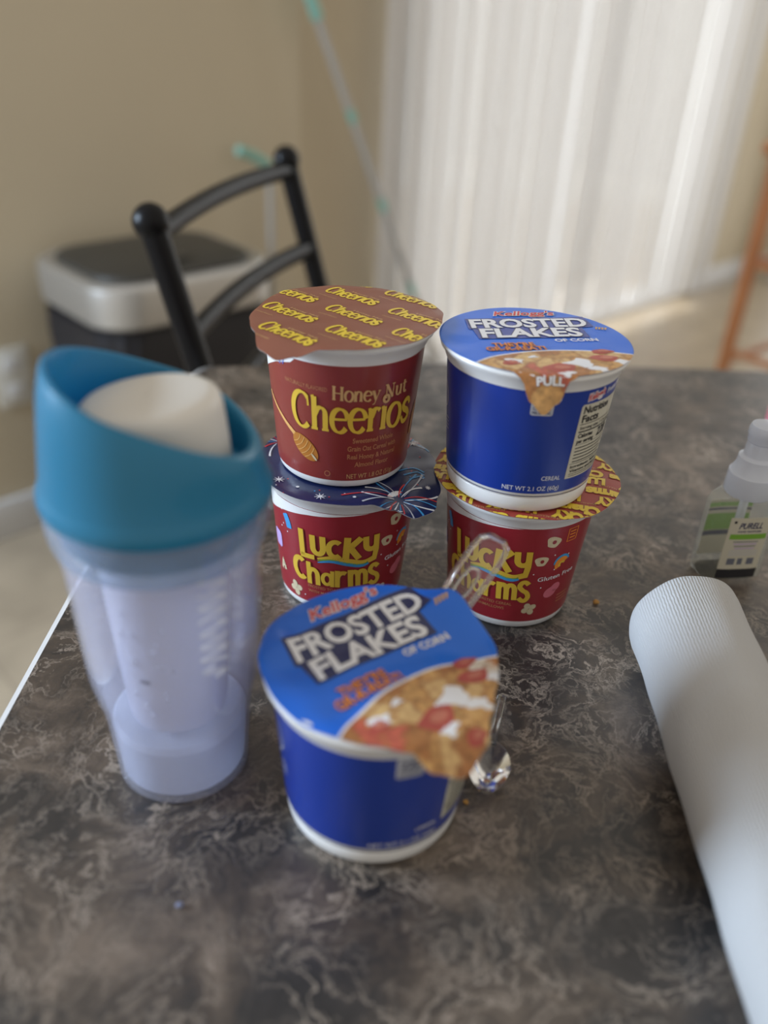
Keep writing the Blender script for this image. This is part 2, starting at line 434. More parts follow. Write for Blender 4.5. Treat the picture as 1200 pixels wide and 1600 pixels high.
# ------------------------------------------------------------------ printing: flat artwork in millimetres, laid onto a curved surface
def arc(cx, cy, rx, ry, a0, a1, n=24):
    return [(cx + rx * math.cos(math.radians(a0 + (a1 - a0) * i / n)), cy + ry * math.sin(math.radians(a0 + (a1 - a0) * i / n))) for i in range(n + 1)]

class Art:
    def __init__(s): s.bm = bmesh.new(); s.mats = []
    def mi(s, m):
        if m not in s.mats: s.mats.append(m)
        return s.mats.index(m)
    def faces(s, pts, fs, m, layer):
        k = s.mi(m); vs = [s.bm.verts.new((x, y, layer)) for x, y in pts]
        for f in fs:
            if len(set(f)) < 3: continue
            try: q = s.bm.faces.new([vs[i] for i in f]); q.material_index = k
            except ValueError: pass
    def poly(s, pts, m, layer=1):
        pts = [(p[0], p[1]) for p in pts]
        tris = tessellate_polygon([[Vector((x, y, 0)) for x, y in pts]])
        s.faces(pts, tris, m, layer)
    def rect(s, x0, y0, x1, y1, m, layer=1): s.poly([(x0, y0), (x1, y0), (x1, y1), (x0, y1)], m, layer)
    def rrect(s, x0, y0, x1, y1, r, m, layer=1):
        p = []
        for cx, cy, a in ((x1 - r, y1 - r, 0), (x0 + r, y1 - r, 90), (x0 + r, y0 + r, 180), (x1 - r, y0 + r, 270)): p += arc(cx, cy, r, r, a, a + 90, 5)
        s.poly(p, m, layer)
    def ell(s, cx, cy, rx, ry, m, layer=1, rot=0, n=28):
        c, q = math.cos(math.radians(rot)), math.sin(math.radians(rot))
        s.poly([(cx + x * c - y * q, cy + x * q + y * c) for x, y in arc(0, 0, rx, ry, 0, 360, n)[:-1]], m, layer)
    def stroke(s, pts, hw, m, layer=1, closed=False, pen=None, xf=None):
        """ribbon along pts; pen=(thin, thick, angle) gives thick-and-thin lettering"""
        n = len(pts); P = [Vector((p[0], p[1])) for p in pts]; v = []; f = []
        for i in range(n):
            a = P[(i + 1) % n] if closed else P[min(i + 1, n - 1)]
            b = P[i - 1] if closed else P[max(i - 1, 0)]
            t = (a - b)
            if t.length < 1e-9: t = Vector((1, 0))
            t.normalize(); nn = Vector((-t.y, t.x))
            if pen:
                th, tk, ph = pen; w = th + (tk - th) * abs(math.sin(math.atan2(t.y, t.x) - math.radians(ph))) ** 1.3
            else: w = hw[i] if isinstance(hw, (list, tuple)) else hw
            v += [P[i] + nn * w, P[i] - nn * w]
        for i in range(n if closed else n - 1):
            j = (i + 1) % n; f.append((2 * i, 2 * i + 1, 2 * j + 1, 2 * j))
        v = [(q.x, q.y) for q in v]
        if xf: v = [xf(*q) for q in v]
        s.faces(v, f, m, layer)
    def text(s, body, x, y, h, m, width=None, layer=2, rot=0, shear=0.0, off=0.0, align='L', outline=None, outm=None, curve=0.0):
        """plain sans lettering; h is the height of a capital; curve bends the baseline"""
        def make(offset, mm, lay, ref=None):
            cu = bpy.data.curves.new('lettering', 'FONT'); cu.body = body; cu.resolution_u = 3; cu.offset = offset; cu.shear = shear
            ob = bpy.data.objects.new('lettering', cu); COL.objects.link(ob)
            dg = bpy.context.evaluated_depsgraph_get(); dg.update()
            me = bpy.data.meshes.new_from_object(ob.evaluated_get(dg))
            P = [(q.co.x, q.co.y) for q in me.vertices]; F = [tuple(f.vertices) for f in me.polygons]
            bpy.data.objects.remove(ob); bpy.data.curves.remove(cu); bpy.data.meshes.remove(me)
            if not P: return ref
            if ref is None: ref = (min(p[0] for p in P), max(p[0] for p in P))
            x0, x1 = ref; sy = h / 0.729; sx = width / (x1 - x0) if width else sy
            W_ = (x1 - x0) * sx; ax = {'L': 0, 'C': -W_ / 2, 'R': -W_}[align]
            c, q = math.cos(math.radians(rot)), math.sin(math.radians(rot)); out = []
            for px, py in P:
                u, w = ax + (px - x0) * sx, py * sy
                w += curve * ((u - ax - W_ / 2) / (W_ / 2)) ** 2
                out.append((x + u * c - w * q, y + u * q + w * c))
            s.faces(out, F, mm, lay); return ref
        ref = make(off, m, layer)
        if outline: make(off + outline, outm, layer - 1, ref)
    def grid(s, step, ux=True, uy=False):
        bm = s.bm
        if not bm.verts: return
        bmesh.ops.triangulate(bm, faces=[f for f in bm.faces if len(f.verts) > 4])
        for ax, on in ((0, ux), (1, uy)):
            if not on: continue
            lo = min(v.co[ax] for v in bm.verts); hi = max(v.co[ax] for v in bm.verts)
            k = math.floor(lo / step) + 1
            while k * step < hi:
                co = [0, 0, 0]; no = [0, 0, 0]; co[ax] = k * step + 1e-4; no[ax] = 1
                sel = [f for f in bm.faces if min(v.co[ax] for v in f.verts) < co[ax] < max(v.co[ax] for v in f.verts)]
                if sel:
                    ed = {e for f in sel for e in f.edges}; vs = {v for f in sel for v in f.verts}
                    bmesh.ops.bisect_plane(bm, geom=sel + list(ed) + list(vs), plane_co=co, plane_no=no)
                k += 1
    def emit(s, mb, fn, base_mats, keep=None):
        """append the mapped artwork to mb; returns the material list"""
        mats = list(base_mats) + s.mats; off = len(base_mats)
        s.bm.verts.index_update()
        v = [fn(q.co.x, q.co.y, q.co.z) for q in s.bm.verts]
        b = len(mb.v); mb.v += [tuple(q) for q in v]
        for f in s.bm.faces:
            if keep and not any(keep(q.co.x, q.co.y) for q in f.verts): continue
            ids = [q.index + b for q in f.verts]
            p = [Vector(mb.v[i]) for i in ids]
            mb.f.append(tuple(ids)); mb.m.append(off + f.material_index)
        s.bm.free(); return mats

# hand-drawn letter shapes --------------------------------------------------
def serif_word(A, word, x0, x1, y0, xh, m, layer=2, rot=0.0, bend=0.0, weight=1.0, dotm=None):
    """heavy serif lettering fitted between x0 and x1 on baseline y0, x-height xh"""
    T, t = 0.135 * weight, 0.05 * weight
    pen = (t, T, -12)
    def stem(x, top): return [(x, 0), (x, top * .5), (x, top)]
    def foot(x, y=0.035, w=0.2): return ('bar', [(x - w, y), (x + w, y)])
    G = {
     'C': (1.22, [('p', arc(.66, .75, .58, .77, 48, 312, 30)), ('bar', [(1.05, 1.36), (1.08, .98)]), ]),
     'h': (1.15, [('s', stem(.22, 1.45)), ('bar', [(.05, 1.42), (.22, 1.47)]), ('p', spline([(.24, .66), (.42, .93), (.64, 1.0), (.82, .86), (.86, .6)], 5)), ('s', [(.86, .66), (.86, 0)]), foot(.22), foot(.86)]),
     'e': (1.02, [('p', arc(.52, .5, .44, .52, 8, 322, 30)), ('bar', [(.12, .56), (.93, .56)])]),
     'r': (.80, [('s', stem(.22, 1.0)), ('bar', [(.05, .97), (.22, 1.0)]), ('p', spline([(.26, .62), (.42, .92), (.62, .98), (.74, .88)], 5)), foot(.22)]),
     'i': (.46, [('s', stem(.23, 1.0)), ('bar', [(.05, .97), (.23, 1.0)]), foot(.23)]),
     'o': (1.06, [('pc', arc(.53, .5, .44, .53, 0, 360, 32)[:-1])]),
     's': (.86, [('q', spline([(.76, .74), (.62, .96), (.36, .98), (.17, .78), (.30, .58), (.58, .45), (.75, .23), (.56, .03), (.28, .02), (.08, .28)], 5))]),
     'H': (1.45, [('s', stem(.25, 1.4)), ('s', stem(1.15, 1.4)), ('bar', [(.25, .72), (1.15, .72)]), foot(.25), foot(1.15), foot(.25, 1.37), foot(1.15, 1.37)]),
     'n': (1.15, [('s', stem(.22, 1.0)), ('bar', [(.05, .97), (.22, 1.0)]), ('p', spline([(.24, .66), (.42, .93), (.64, 1.0), (.82, .86), (.86, .6)], 5)), ('s', [(.86, .66), (.86, 0)]), foot(.22), foot(.86)]),
     'y': (1.05, [('s', [(.16, .98), (.52, .06)]), ('bar', [(.92, .98), (.5, .0), (.34, -.36), (.12, -.40)]), foot(.16, .96), foot(.9, .96, .16)]),
     'N': (1.5, [('bar', [(.25, 0), (.25, 1.38)]), ('s', [(.25, 1.38), (1.18, .0)]), ('bar', [(1.18, 0), (1.18, 1.38)]), foot(.25), foot(1.18, 1.37), foot(.2, 1.37, .16)]),
     'u': (1.15, [('s', [(.22, 1.0), (.22, .35)]), ('p', spline([(.22, .4), (.3, .1), (.5, .0), (.7, .1), (.86, .34)], 5)), ('s', [(.86, 1.0), (.86, .0)]), foot(.14, .97, .14), foot(.78, .97, .12), foot(.95, .035, .1)]),
     't': (.75, [('s', [(.3, 1.3), (.3, .3)]), ('p', spline([(.3, .34), (.38, .06), (.55, .0), (.7, .14)], 5)), ('bar', [(.05, .95), (.66, .95)])]),
     ' ': (.55, []),
    }
    wtot = sum(G[c][0] for c in word); sx = (x1 - x0) / wtot
    cr, sr = math.cos(math.radians(rot)), math.sin(math.radians(rot)); cx = 0.0
    for c in word:
        w, parts = G[c]
        def xf(px, py, cx=cx):
            u = (cx + px) * sx; v = py * xh + bend * (((cx + px) / wtot) * 2 - 1) ** 2
            return (x0 + u * cr - v * sr, y0 + u * sr + v * cr)
        for kind, pts in parts:
            if kind == 'p': A.stroke(pts, 0, m, layer, pen=pen, xf=xf)
            elif kind == 'pc': A.stroke(pts, 0, m, layer, closed=True, pen=pen, xf=xf)
            elif kind == 's': A.stroke(pts, T, m, layer, xf=xf)
            elif kind == 'q': A.stroke(pts, [T * (.55 + .35 * math.sin(PI * i / (len(pts) - 1))) for i in range(len(pts))], m, layer, xf=xf)
            else: A.stroke(pts, t, m, layer, xf=xf)
        if c == 'i' and dotm:
            A.stroke([xf(*q) for q in arc(.30, 1.34, .17, .15, 0, 360, 14)[:-1]], 0.10 * xh * .55, dotm, layer, closed=True)
        cx += w

def block_word(A, word, places, m, layer=2, shadow=None):
    """chunky hand-cut lettering; places = (x, y, width, height, tilt) of each letter"""
    hw = 0.185
    G = {
     'L': [[(.17, 1.02), (.17, .5), (.17, .13)], [(.02, .14), (1.0, .14)]],
     'U': [[(.17, 1.0), (.17, .45)] + arc(.5, .42, .33, .28, 180, 360, 12) + [(.83, 1.0)]],
     'C': [arc(.54, .5, .40, .38, 50, 310, 18)],
     'K': [[(.17, 0), (.17, 1.0)], [(.90, .98), (.24, .46)], [(.34, .55), (.92, .02)]],
     'Y': [[(.16, 1.0), (.17, .62)] + arc(.5, .60, .33, .22, 180, 340, 8), [(.84, 1.0), (.82, .3), (.70, -.12), (.30, -.16)]],
     'h': [[(.17, 0), (.17, 1.25)], [(.17, .55)] + arc(.52, .55, .33, .33, 170, 0, 12) + [(.85, 0)]],
     'a': [arc(.46, .42, .30, .30, 0, 360, 20), [(.82, .92), (.82, 0)]],
     'r': [[(.17, 0), (.17, .98)], [(.17, .5)] + arc(.58, .5, .40, .36, 165, 60, 8)],
     'm': [[(.11, 0), (.11, .98)], [(.11, .6)] + arc(.30, .58, .19, .28, 170, 0, 8) + [(.49, 0)], [(.49, .6)] + arc(.69, .58, .20, .28, 170, 0, 8) + [(.89, 0)]],
     's': [[tuple(q) for q in spline([(.84, .80), (.62, .93), (.34, .90), (.2, .72), (.42, .55), (.70, .42), (.80, .22), (.60, .06), (.34, .07), (.12, .20)], 4)]],
    }
    for c, (x, y, w, h, tilt) in zip(word, places):
        ct, st = math.cos(math.radians(tilt)), math.sin(math.radians(tilt))
        for pts in G[c]:
            P = [((px - .5) * w, (py - .5) * h) for px, py in pts]
            P = [(x + px * ct - py * st, y + px * st + py * ct) for px, py in P]
            k = hw * w * {'m': .72, 'a': .74, 'C': .92}.get(c, 1.0)
            if shadow: A.stroke([(a + .5, b - .5) for a, b in P], k, shadow, layer - 1)
            A.stroke(P, k, m, layer)

# ------------------------------------------------------------------ cereal cups
US = 38.0  # artwork millimetres per radian round a cup
def wrap_fn(rb, rt, h, rot):
    def fn(u, v, layer):
        a = u / US + math.radians(rot); z = v / 1000
        r = rb + (rt - rb) * z / h + 0.00035 + 0.00013 * layer
        return (r * math.sin(a), -r * math.cos(a), z)
    return fn

class Lid:
    """a foil lid: outline radius by direction, drooping past the cup rim, with creases"""
    def __init__(s, z0, rr, outline, droop, crease=0.0, dents=(), seed=1):
        s.z0, s.rr, s.cre, s.dents = z0, rr, crease, dents
        s.out = sorted([(a % 360, r) for a, r in outline]); s.droop = droop; s.rnd = random.Random(seed)
        s.ph = [s.rnd.uniform(0, 6.28) for _ in range(8)]
    def R(s, deg):
        o = s.out; deg %= 360; n = len(o)
        for i in range(n):
            a0, r0 = o[i]; a1, r1 = o[(i + 1) % n]
            if i == n - 1: a1 += 360
            d = deg if deg >= o[0][0] else deg + 360
            if a0 <= d <= a1:
                t = (d - a0) / max(1e-6, a1 - a0); t = t * t * (3 - 2 * t); return r0 + (r1 - r0) * t
        return o[0][1]
    def inside(s, x, y): return math.hypot(x, y) <= s.R(math.degrees(math.atan2(y, x))) + 0.05
    def fn(s, x, y, layer=0):
        rho = math.hypot(x, y); th = math.atan2(y, x); deg = math.degrees(th)
        Rm = s.R(deg)
        if rho > Rm: rho = Rm
        dr = math.radians(s.droop(deg)); over = max(0.0, rho - s.rr); kn = 3.0
        o2 = over * over / (2 * kn) if over < kn else over - kn / 2   # soft knee
        r = min(rho, s.rr) + over - o2 * (1 - math.cos(dr)); z = -o2 * math.sin(dr)
        c, q = math.cos(th), math.sin(th)
        X, Y = r * c, r * q
        z += s.cre * (math.sin(5 * th + s.ph[0]) * 0.5 * (rho / 48) ** 2 + math.sin(11 * th + s.ph[1]) * 0.28 * (rho / 48) ** 4
             + 0.25 * math.sin(x * 0.21 + y * 0.13 + s.ph[2]) + 0.18 * math.sin(-x * .17 + y * .33 + s.ph[3]))
        for dx, dy, w, hgt in s.dents: z += hgt * math.exp(-((x - dx) ** 2 + (y - dy) ** 2) / (w * w))
        sl = dr * min(1.0, over / kn); off = 0.12 * layer
        return ((X + off * math.sin(sl) * c) / 1000, (Y + off * math.sin(sl) * q) / 1000, s.z0 + (z + off * math.cos(sl)) / 1000)
    def mesh(s, mb, top, bottom):
        seg, rings = 180, 30
        for side, layer, m in ((0, 0, top), (1, -2.2, bottom)):
            v = [s.fn(0, 0, layer)]; f = []
            for i in range(1, rings + 1):
                for k in range(seg):
                    a = 2 * PI * k / seg; Rm = s.R(math.degrees(a)); t = i / rings
                    rho = s.rr * t / 0.8 if t <= .8 else s.rr + (Rm - s.rr) * (t - .8) / .2
                    v.append(s.fn(rho * math.cos(a), rho * math.sin(a), layer))
            for k in range(seg):
                q = (0, 1 + k, 1 + (k + 1) % seg); f.append(q if side == 0 else q[::-1])
            for i in range(rings - 1):
                for k in range(seg):
                    a = 1 + i * seg + k; b = 1 + i * seg + (k + 1) % seg
                    q = (a, a + seg, b + seg, b); f.append(q if side == 0 else q[::-1])
            mb.add(v, f, m)
        n = 1 + rings * seg; b0 = len(mb.v) - 2 * n
        for k in range(seg):
            a = b0 + 1 + (rings - 1) * seg + k; b = b0 + 1 + (rings - 1) * seg + (k + 1) % seg
            mb.f.append((a, a + n, b + n, b)); mb.m.append(bottom)

def make_cup(loc, dims, rot, label, wrap_base, wrap_v, art, lid, lid_base, lid_art, group, wrap_lip=None):
    rb, rt, h, H = dims
    t = empty('cereal_cup', loc, 0, label=label, cat='cereal cup', group=group)
    b = MB(); wall = lambda z: rb + (rt - rb) * z / h
    b.lathe([(rb - .006, .0018), (rb - .004, .0002), (rb - .0012, 0), (rb - .0002, .0012), (wall(.004), .004), (wall(.0078), .0078), (wall(.0083) - .0003, .0083), (wall(.0088), .0088), (wall(h * .5), h * .5), (rt, h), (rt - .0008, h + .0006), (rt - .0015, h - .002),
             (wall(h * .5) - .0012, h * .5), (rb - .001, .002), (rb - .006, .0018)], 128)
    b.lathe([(rb - .006, .0018), (.001, .0018)], 128)
    b.build('cup_body', 'cup', t)
    r = MB(); e = lid.rr / 1000
    z1 = H - .0006
    r.lathe([(rt - .0006, h - .0045), (rt + .0006, h - .0048), (e - .0012, z1 - .0042), (e + .0002, z1 - .0030), (e + .0006, z1 - .0016), (e, z1 - .0004), (e - .0012, z1), (rt - .0016, z1), (rt - .0018, h - .004), (rt - .0006, h - .0045)], 128)
    r.build('rim', 'cup', t)
    w = MB(); v0, v1 = wrap_v; seg = 144
    prof = [(wall(v0 / 1000) + .0001, v0 / 1000), (wall(v0 / 1000) + .00035, v0 / 1000 + .0002), (wall(v1 / 1000) + .00035, v1 / 1000 - .0002), (wall(v1 / 1000) + .0001, v1 / 1000)]
    w.lathe(prof, seg)
    art.grid(2.6, True, False)
    mats = art.emit(w, wrap_fn(rb, rt, h, rot), [wrap_base])
    w.build('wrapper', mats, t)
    l = MB(); lid.mesh(l, 0, 1)
    lid_art.grid(2.2, True, True)
    mats = lid_art.emit(l, lid.fn, [lid_base, 'foilback'], keep=lid.inside)
    l.build('lid', mats, t, sharp=60)
    return t

GM = (.0345, .041, .0753, .0803); FF = (.0373, .0429, .0727, .0777)

def oat_piece(A, x, y, r, m='cream', hole='red', rot=0):
    n = 22; A.poly([(x + r * (1 + .16 * math.sin(3 * a + rot)) * math.cos(a), y + r * (1 + .14 * math.cos(2 * a + rot)) * math.sin(a)) for a in [2 * PI * i / n for i in range(n)]], m, 1)
    A.ell(x + .1 * r, y, r * .30, r * .34, hole, 2, n=12)

def art_charms():
    A = Art()
    A.poly([(-62, 52), (-47, 58), (-32, 62.6), (-16, 66.2), (2, 68.4), (16, 69.5), (-62, 69.5)], 'cup', 1)      # white paper above the dipping red edge
    block_word(A, 'LUCKY', [(-17.2, 46.0, 8.6, 19.5, 2), (-10.6, 47.2, 8.6, 14.0, 2), (-1.6, 46.8, 8.8, 13.2, 0), (7.8, 47.6, 9.6, 14.6, -3), (17.8, 47.6, 8.8, 14.6, 3)], 'yellow', 4, shadow='maroon')
    sw = spline([(-11, 37.6), (-3, 39.6), (6, 38.0), (14, 36.6), (21, 40.0)], 8)
    A.stroke([(x, y + 1.2) for x, y in sw], [.5 + .9 * math.sin(PI * i / (len(sw) - 1)) for i in range(len(sw))], 'yellow', 3)
    A.stroke([(x, y - .2) for x, y in sw], [.3 + .6 * math.sin(PI * i / (len(sw) - 1)) for i in range(len(sw))], 'green', 2)
    A.stroke([(x, y - 1.5) for x, y in sw], [.3 + .9 * math.sin(PI * i / (len(sw) - 1)) for i in range(len(sw))], 'skyblue', 2)
    block_word(A, 'Charms', [(-22.4, 29.0, 9.6, 17.5, 4), (-13.8, 26.0, 7.6, 12.2, 2), (-5.4, 26.4, 8.2, 12.2, 0), (2.6, 26.4, 7.6, 12.0, 0), (11.6, 27.2, 11.0, 12.2, 3), (21.0, 27.8, 7.6, 15.0, 6)], 'yellow', 4, shadow='maroon')
    A.text('FROSTED TOASTED CEREAL', -17.5, 17.0, 1.9, 'dimtan', width=33, layer=2, off=.01)
    A.text('WITH MARSHMALLOWS', -17.5, 13.6, 1.9, 'dimtan', width=29, layer=2, off=.01)
    A.text('Gluten Free', 27.6, 34.0, 3.0, 'white', width=25, layer=2, rot=2, off=.01)
    oat_piece(A, 27.6, 48.0, 3.6); oat_piece(A, 32.0, 60.5, 3.9, rot=1.0)
    A.stroke([(40.6 + 3 * math.cos(a), 44 + 3.4 * math.sin(a)) for a in [math.radians(k) for k in range(30, 240, 15)]], 1.5, 'orange', 2)
    A.stroke([(40.6 + 4.6 * math.cos(a), 44.6 + 5.0 * math.sin(a)) for a in [math.radians(k) for k in range(20, 200, 15)]], .8, 'skyblue', 1)
    A.stroke([(40.6 + 1.6 * math.cos(a), 43.6 + 1.8 * math.sin(a)) for a in [math.radians(k) for k in range(30, 230, 15)]], .7, 'yellow', 3)
    A.ell(37.6, 24.6, 4.4, 3.6, 'pink', 1, 25); A.ell(40.6, 27.4, 3.4, 3.0, 'pink', 1, 25)
    for k in range(4): A.ell(26.0 + 2.4 * math.cos(k * PI / 2 + .5), 14.6 + 2.4 * math.sin(k * PI / 2 + .5), 2.2, 1.9, 'cream', 1 + (k % 2), k * 90 + 28)
    A.stroke([(40.2, 58.8), (46.4, 58.8), (46.4, 67), (40.2, 67)], .3, 'orange', 1, closed=True)
    for k in range(3): A.stroke([(41.4, 61 + 2 * k), (45.2, 61 + 2 * k)], .35, 'orange', 1)
    A.stroke(spline([(-31.5, 60.5), (-29.6, 56.5), (-28.6, 52.0)], 6), [1.4] + [2.0] * 11 + [1.5], 'skyblue', 2)
    A.rrect(-46, 33.5, -37.5, 44.5, 2.6, 'lavender', 2)
    A.stroke([(-40.5, 18.5), (-38.6, 26), (-36.2, 19.5)], 1.3, 'cream', 2); A.stroke([(-39.8, 21.5), (-36.8, 21.8)], .8, 'cream', 2)
    for k in range(4): A.ell(-27.0 + 2.5 * math.cos(k * PI / 2 + .3), 11.8 + 2.8 * math.sin(k * PI / 2 + .3), 2.4, 2.0, 'cream', 1 + (k % 2), k * 90 + 17)
    for x, y in ((-34, 62), (-33.5, 53), (-35.4, 50.5), (-30.4, 49), (24.6, 39.5), (36.4, 41), (34.6, 51.4), (44.2, 49.5), (30.6, 29.4), (-20, 10)): A.ell(x, y, .45, .45, 'white', 2, n=8)
    for k in range(3): A.stroke([(44 + k * .3, 20 - 2.4 * k), (54, 20 - 2.4 * k)], .35, 'dimtan', 1)
    return A

def art_honey():
    A = Art()
    A.poly([(-66, 44), (-50, 56.0), (-36, 63), (-24.5, 66.6), (-22, 69), (-66, 69)], 'cup', 1)
    A.stroke([(-33.4, 66.6), (-31.8, 63.6), (-31.2, 66.4), (-29.6, 64.0), (-29.0, 67.0)], .3, 'lidblue', 2)
    serif_word(A, 'Honey Nut', -3.6, 35.6, 50.6, 5.3, 'tan', 3, bend=0.8, weight=1.15)
    serif_word(A, 'Cheerios', -24.8, 41.2, 33.6, 12.6, 'yellow', 4, bend=0.2, weight=1.12, dotm='tan')
    A.text('NATURALLY FLAVORED', -28.8, 55.9, 2.3, 'dimtan', width=23, layer=2, rot=-2)
    for i, (tx, w) in enumerate((('Sweetened Whole', 23), ('Grain Oat Cereal with', 28), ('Real Honey & Natural', 28), ('Almond Flavor', 20))):
        A.text(tx, 18.6, 27.0 - 4.7 * i, 2.9, 'dimtan', width=w, layer=2, align='C', off=.016)
    A.text('NET WT 1.8 OZ (51g)', 4.6, 5.8, 2.9, 'tan', width=28, layer=2)
    A.stroke(arc(-6, 8.4, 1.5, 1.5, 0, 360, 14)[:-1], .18, 'dimtan', 2, closed=True)
    A.stroke([(-47, 43.5), (-40, 38), (-31, 31.5), (-25, 27.4)], [.7, .8, 1.0, 1.2], 'amberlight', 2)
    A.ell(-18.6, 21.4, 9.2, 5.2, 'amber', 2, -42)
    c, q = math.cos(math.radians(-42)), math.sin(math.radians(-42))
    for k in range(5):
        x = -6.5 + 2.5 * k; hh = 5.0 * math.sqrt(max(0, 1 - (x / 9.2) ** 2)) * .93
        P = [(x + 1.2 * (1 - (yy / max(hh, .1)) ** 2), yy) for yy in [hh * (j / 5 - 1) for j in range(11)]]
        A.stroke([(-18.6 + a * c - b * q, 21.4 + a * q + b * c) for a, b in P], .2, 'amberlight', 3)
    A.ell(-13.2, 16.8, 2.4, .6, 'cream', 4, -50, n=12)
    for k, x in enumerate((-13, -10.6, -8.4, -5.4, -3.4)): A.stroke([(x, 72.4), (x + 1.6, 72.2)], .5, 'black', 1)
    A.stroke([(47.5, 22), (49, 34), (50.5, 40)], [1.2, 2.2, 1.0], 'amber', 2)
    return A

def art_flakes():
    A = Art()
    A.text('CEREAL', 5.9, 19.4, 2.5, 'white', width=9.6, layer=2, rot=-1, off=.004)
    A.text('NET WT 2.1 OZ (60g)', -12.2, 13.0, 2.6, 'white', width=28.2, layer=2, rot=1, off=.004)
    A.rrect(-4.3, 55.4, 5.4, 67.4, 1.2, 'grey', 1)
    A.text('220', .55, 60.8, 4.6, 'navy', width=7.2, layer=2, align='C', off=.02)
    A.text('CALORIES', .55, 58.4, 1.5, 'navy', width=7.6, layer=2, align='C', off=.01)
    A.text('PER SERVING', .55, 56.2, 1.4, 'navy', width=8.0, layer=2, align='C', off=.01)
    A.text("Kellogg's", 21.4, 61.6, 3.6, 'inkred', width=10.5, layer=3, shear=.3, rot=8, off=.02, outline=.09, outm='white')
    A.text('Frosted Flakes', 33.4, 62.8, 2.8, 'white', width=15, layer=3, shear=.2, rot=6, off=.02)
    A.poly([(18.4, 18.6), (18.9, 58.6), (19.6, 59.8), (52, 59.8), (52, 18.6)], 'label', 1)
    A.text('Nutrition', 20.4, 55.0, 4.0, 'black', width=17, layer=2, off=.03)
    A.text('Facts', 20.4, 50.2, 4.0, 'black', width=10.5, layer=2, off=.03)
    A.rect(20, 48.9, 50, 49.25, 'black', 2)
    A.text('Serving size 1 Container', 20.4, 46.2, 1.7, 'black', width=26, layer=2, off=.015)
    A.rect(20, 44.6, 50, 45.3, 'black', 2)
    A.text('Calories', 20.4, 41.6, 2.4, 'black', width=9.5, layer=2, off=.03)
    A.text('per serving', 20.4, 38.6, 2.2, 'black', width=11, layer=2, off=.03)
    A.text('220', 34, 39.2, 5.0, 'black', width=9, layer=2, off=.03)
    A.rect(20, 37.6, 50, 37.8, 'black', 2)
    for k in range(5): A.rect(20.4, 35.6 - 1.9 * k, 47 - (k * 3) % 7, 36.1 - 1.9 * k, 'black', 2)
    A.rect(19.2, 26.9, 51, 27.15, 'black', 2)
    A.text('Ingredients: Milled corn,', 20.2, 24.4, 1.7, 'black', width=28, layer=2, off=.02)
    A.text('Vitamins and Minerals:', 20.2, 22.0, 1.7, 'black', width=26, layer=2, off=.02)
    for k in range(2): A.rect(20.2, 20.9 - 1.2 * k, 48, 21.2 - 1.2 * k, 'black', 2)
    A.rect(-52, 9.6, 60, 10.0, 'navy', 1)
    A.stroke(arc(-58, 48, 5, 7, -80, 80, 10), .5, 'grey', 1)
    for k in range(4): A.stroke([(-56, 36 - 2 * k), (-52, 36 - 2 * k)], .35, 'grey', 1)
    return A

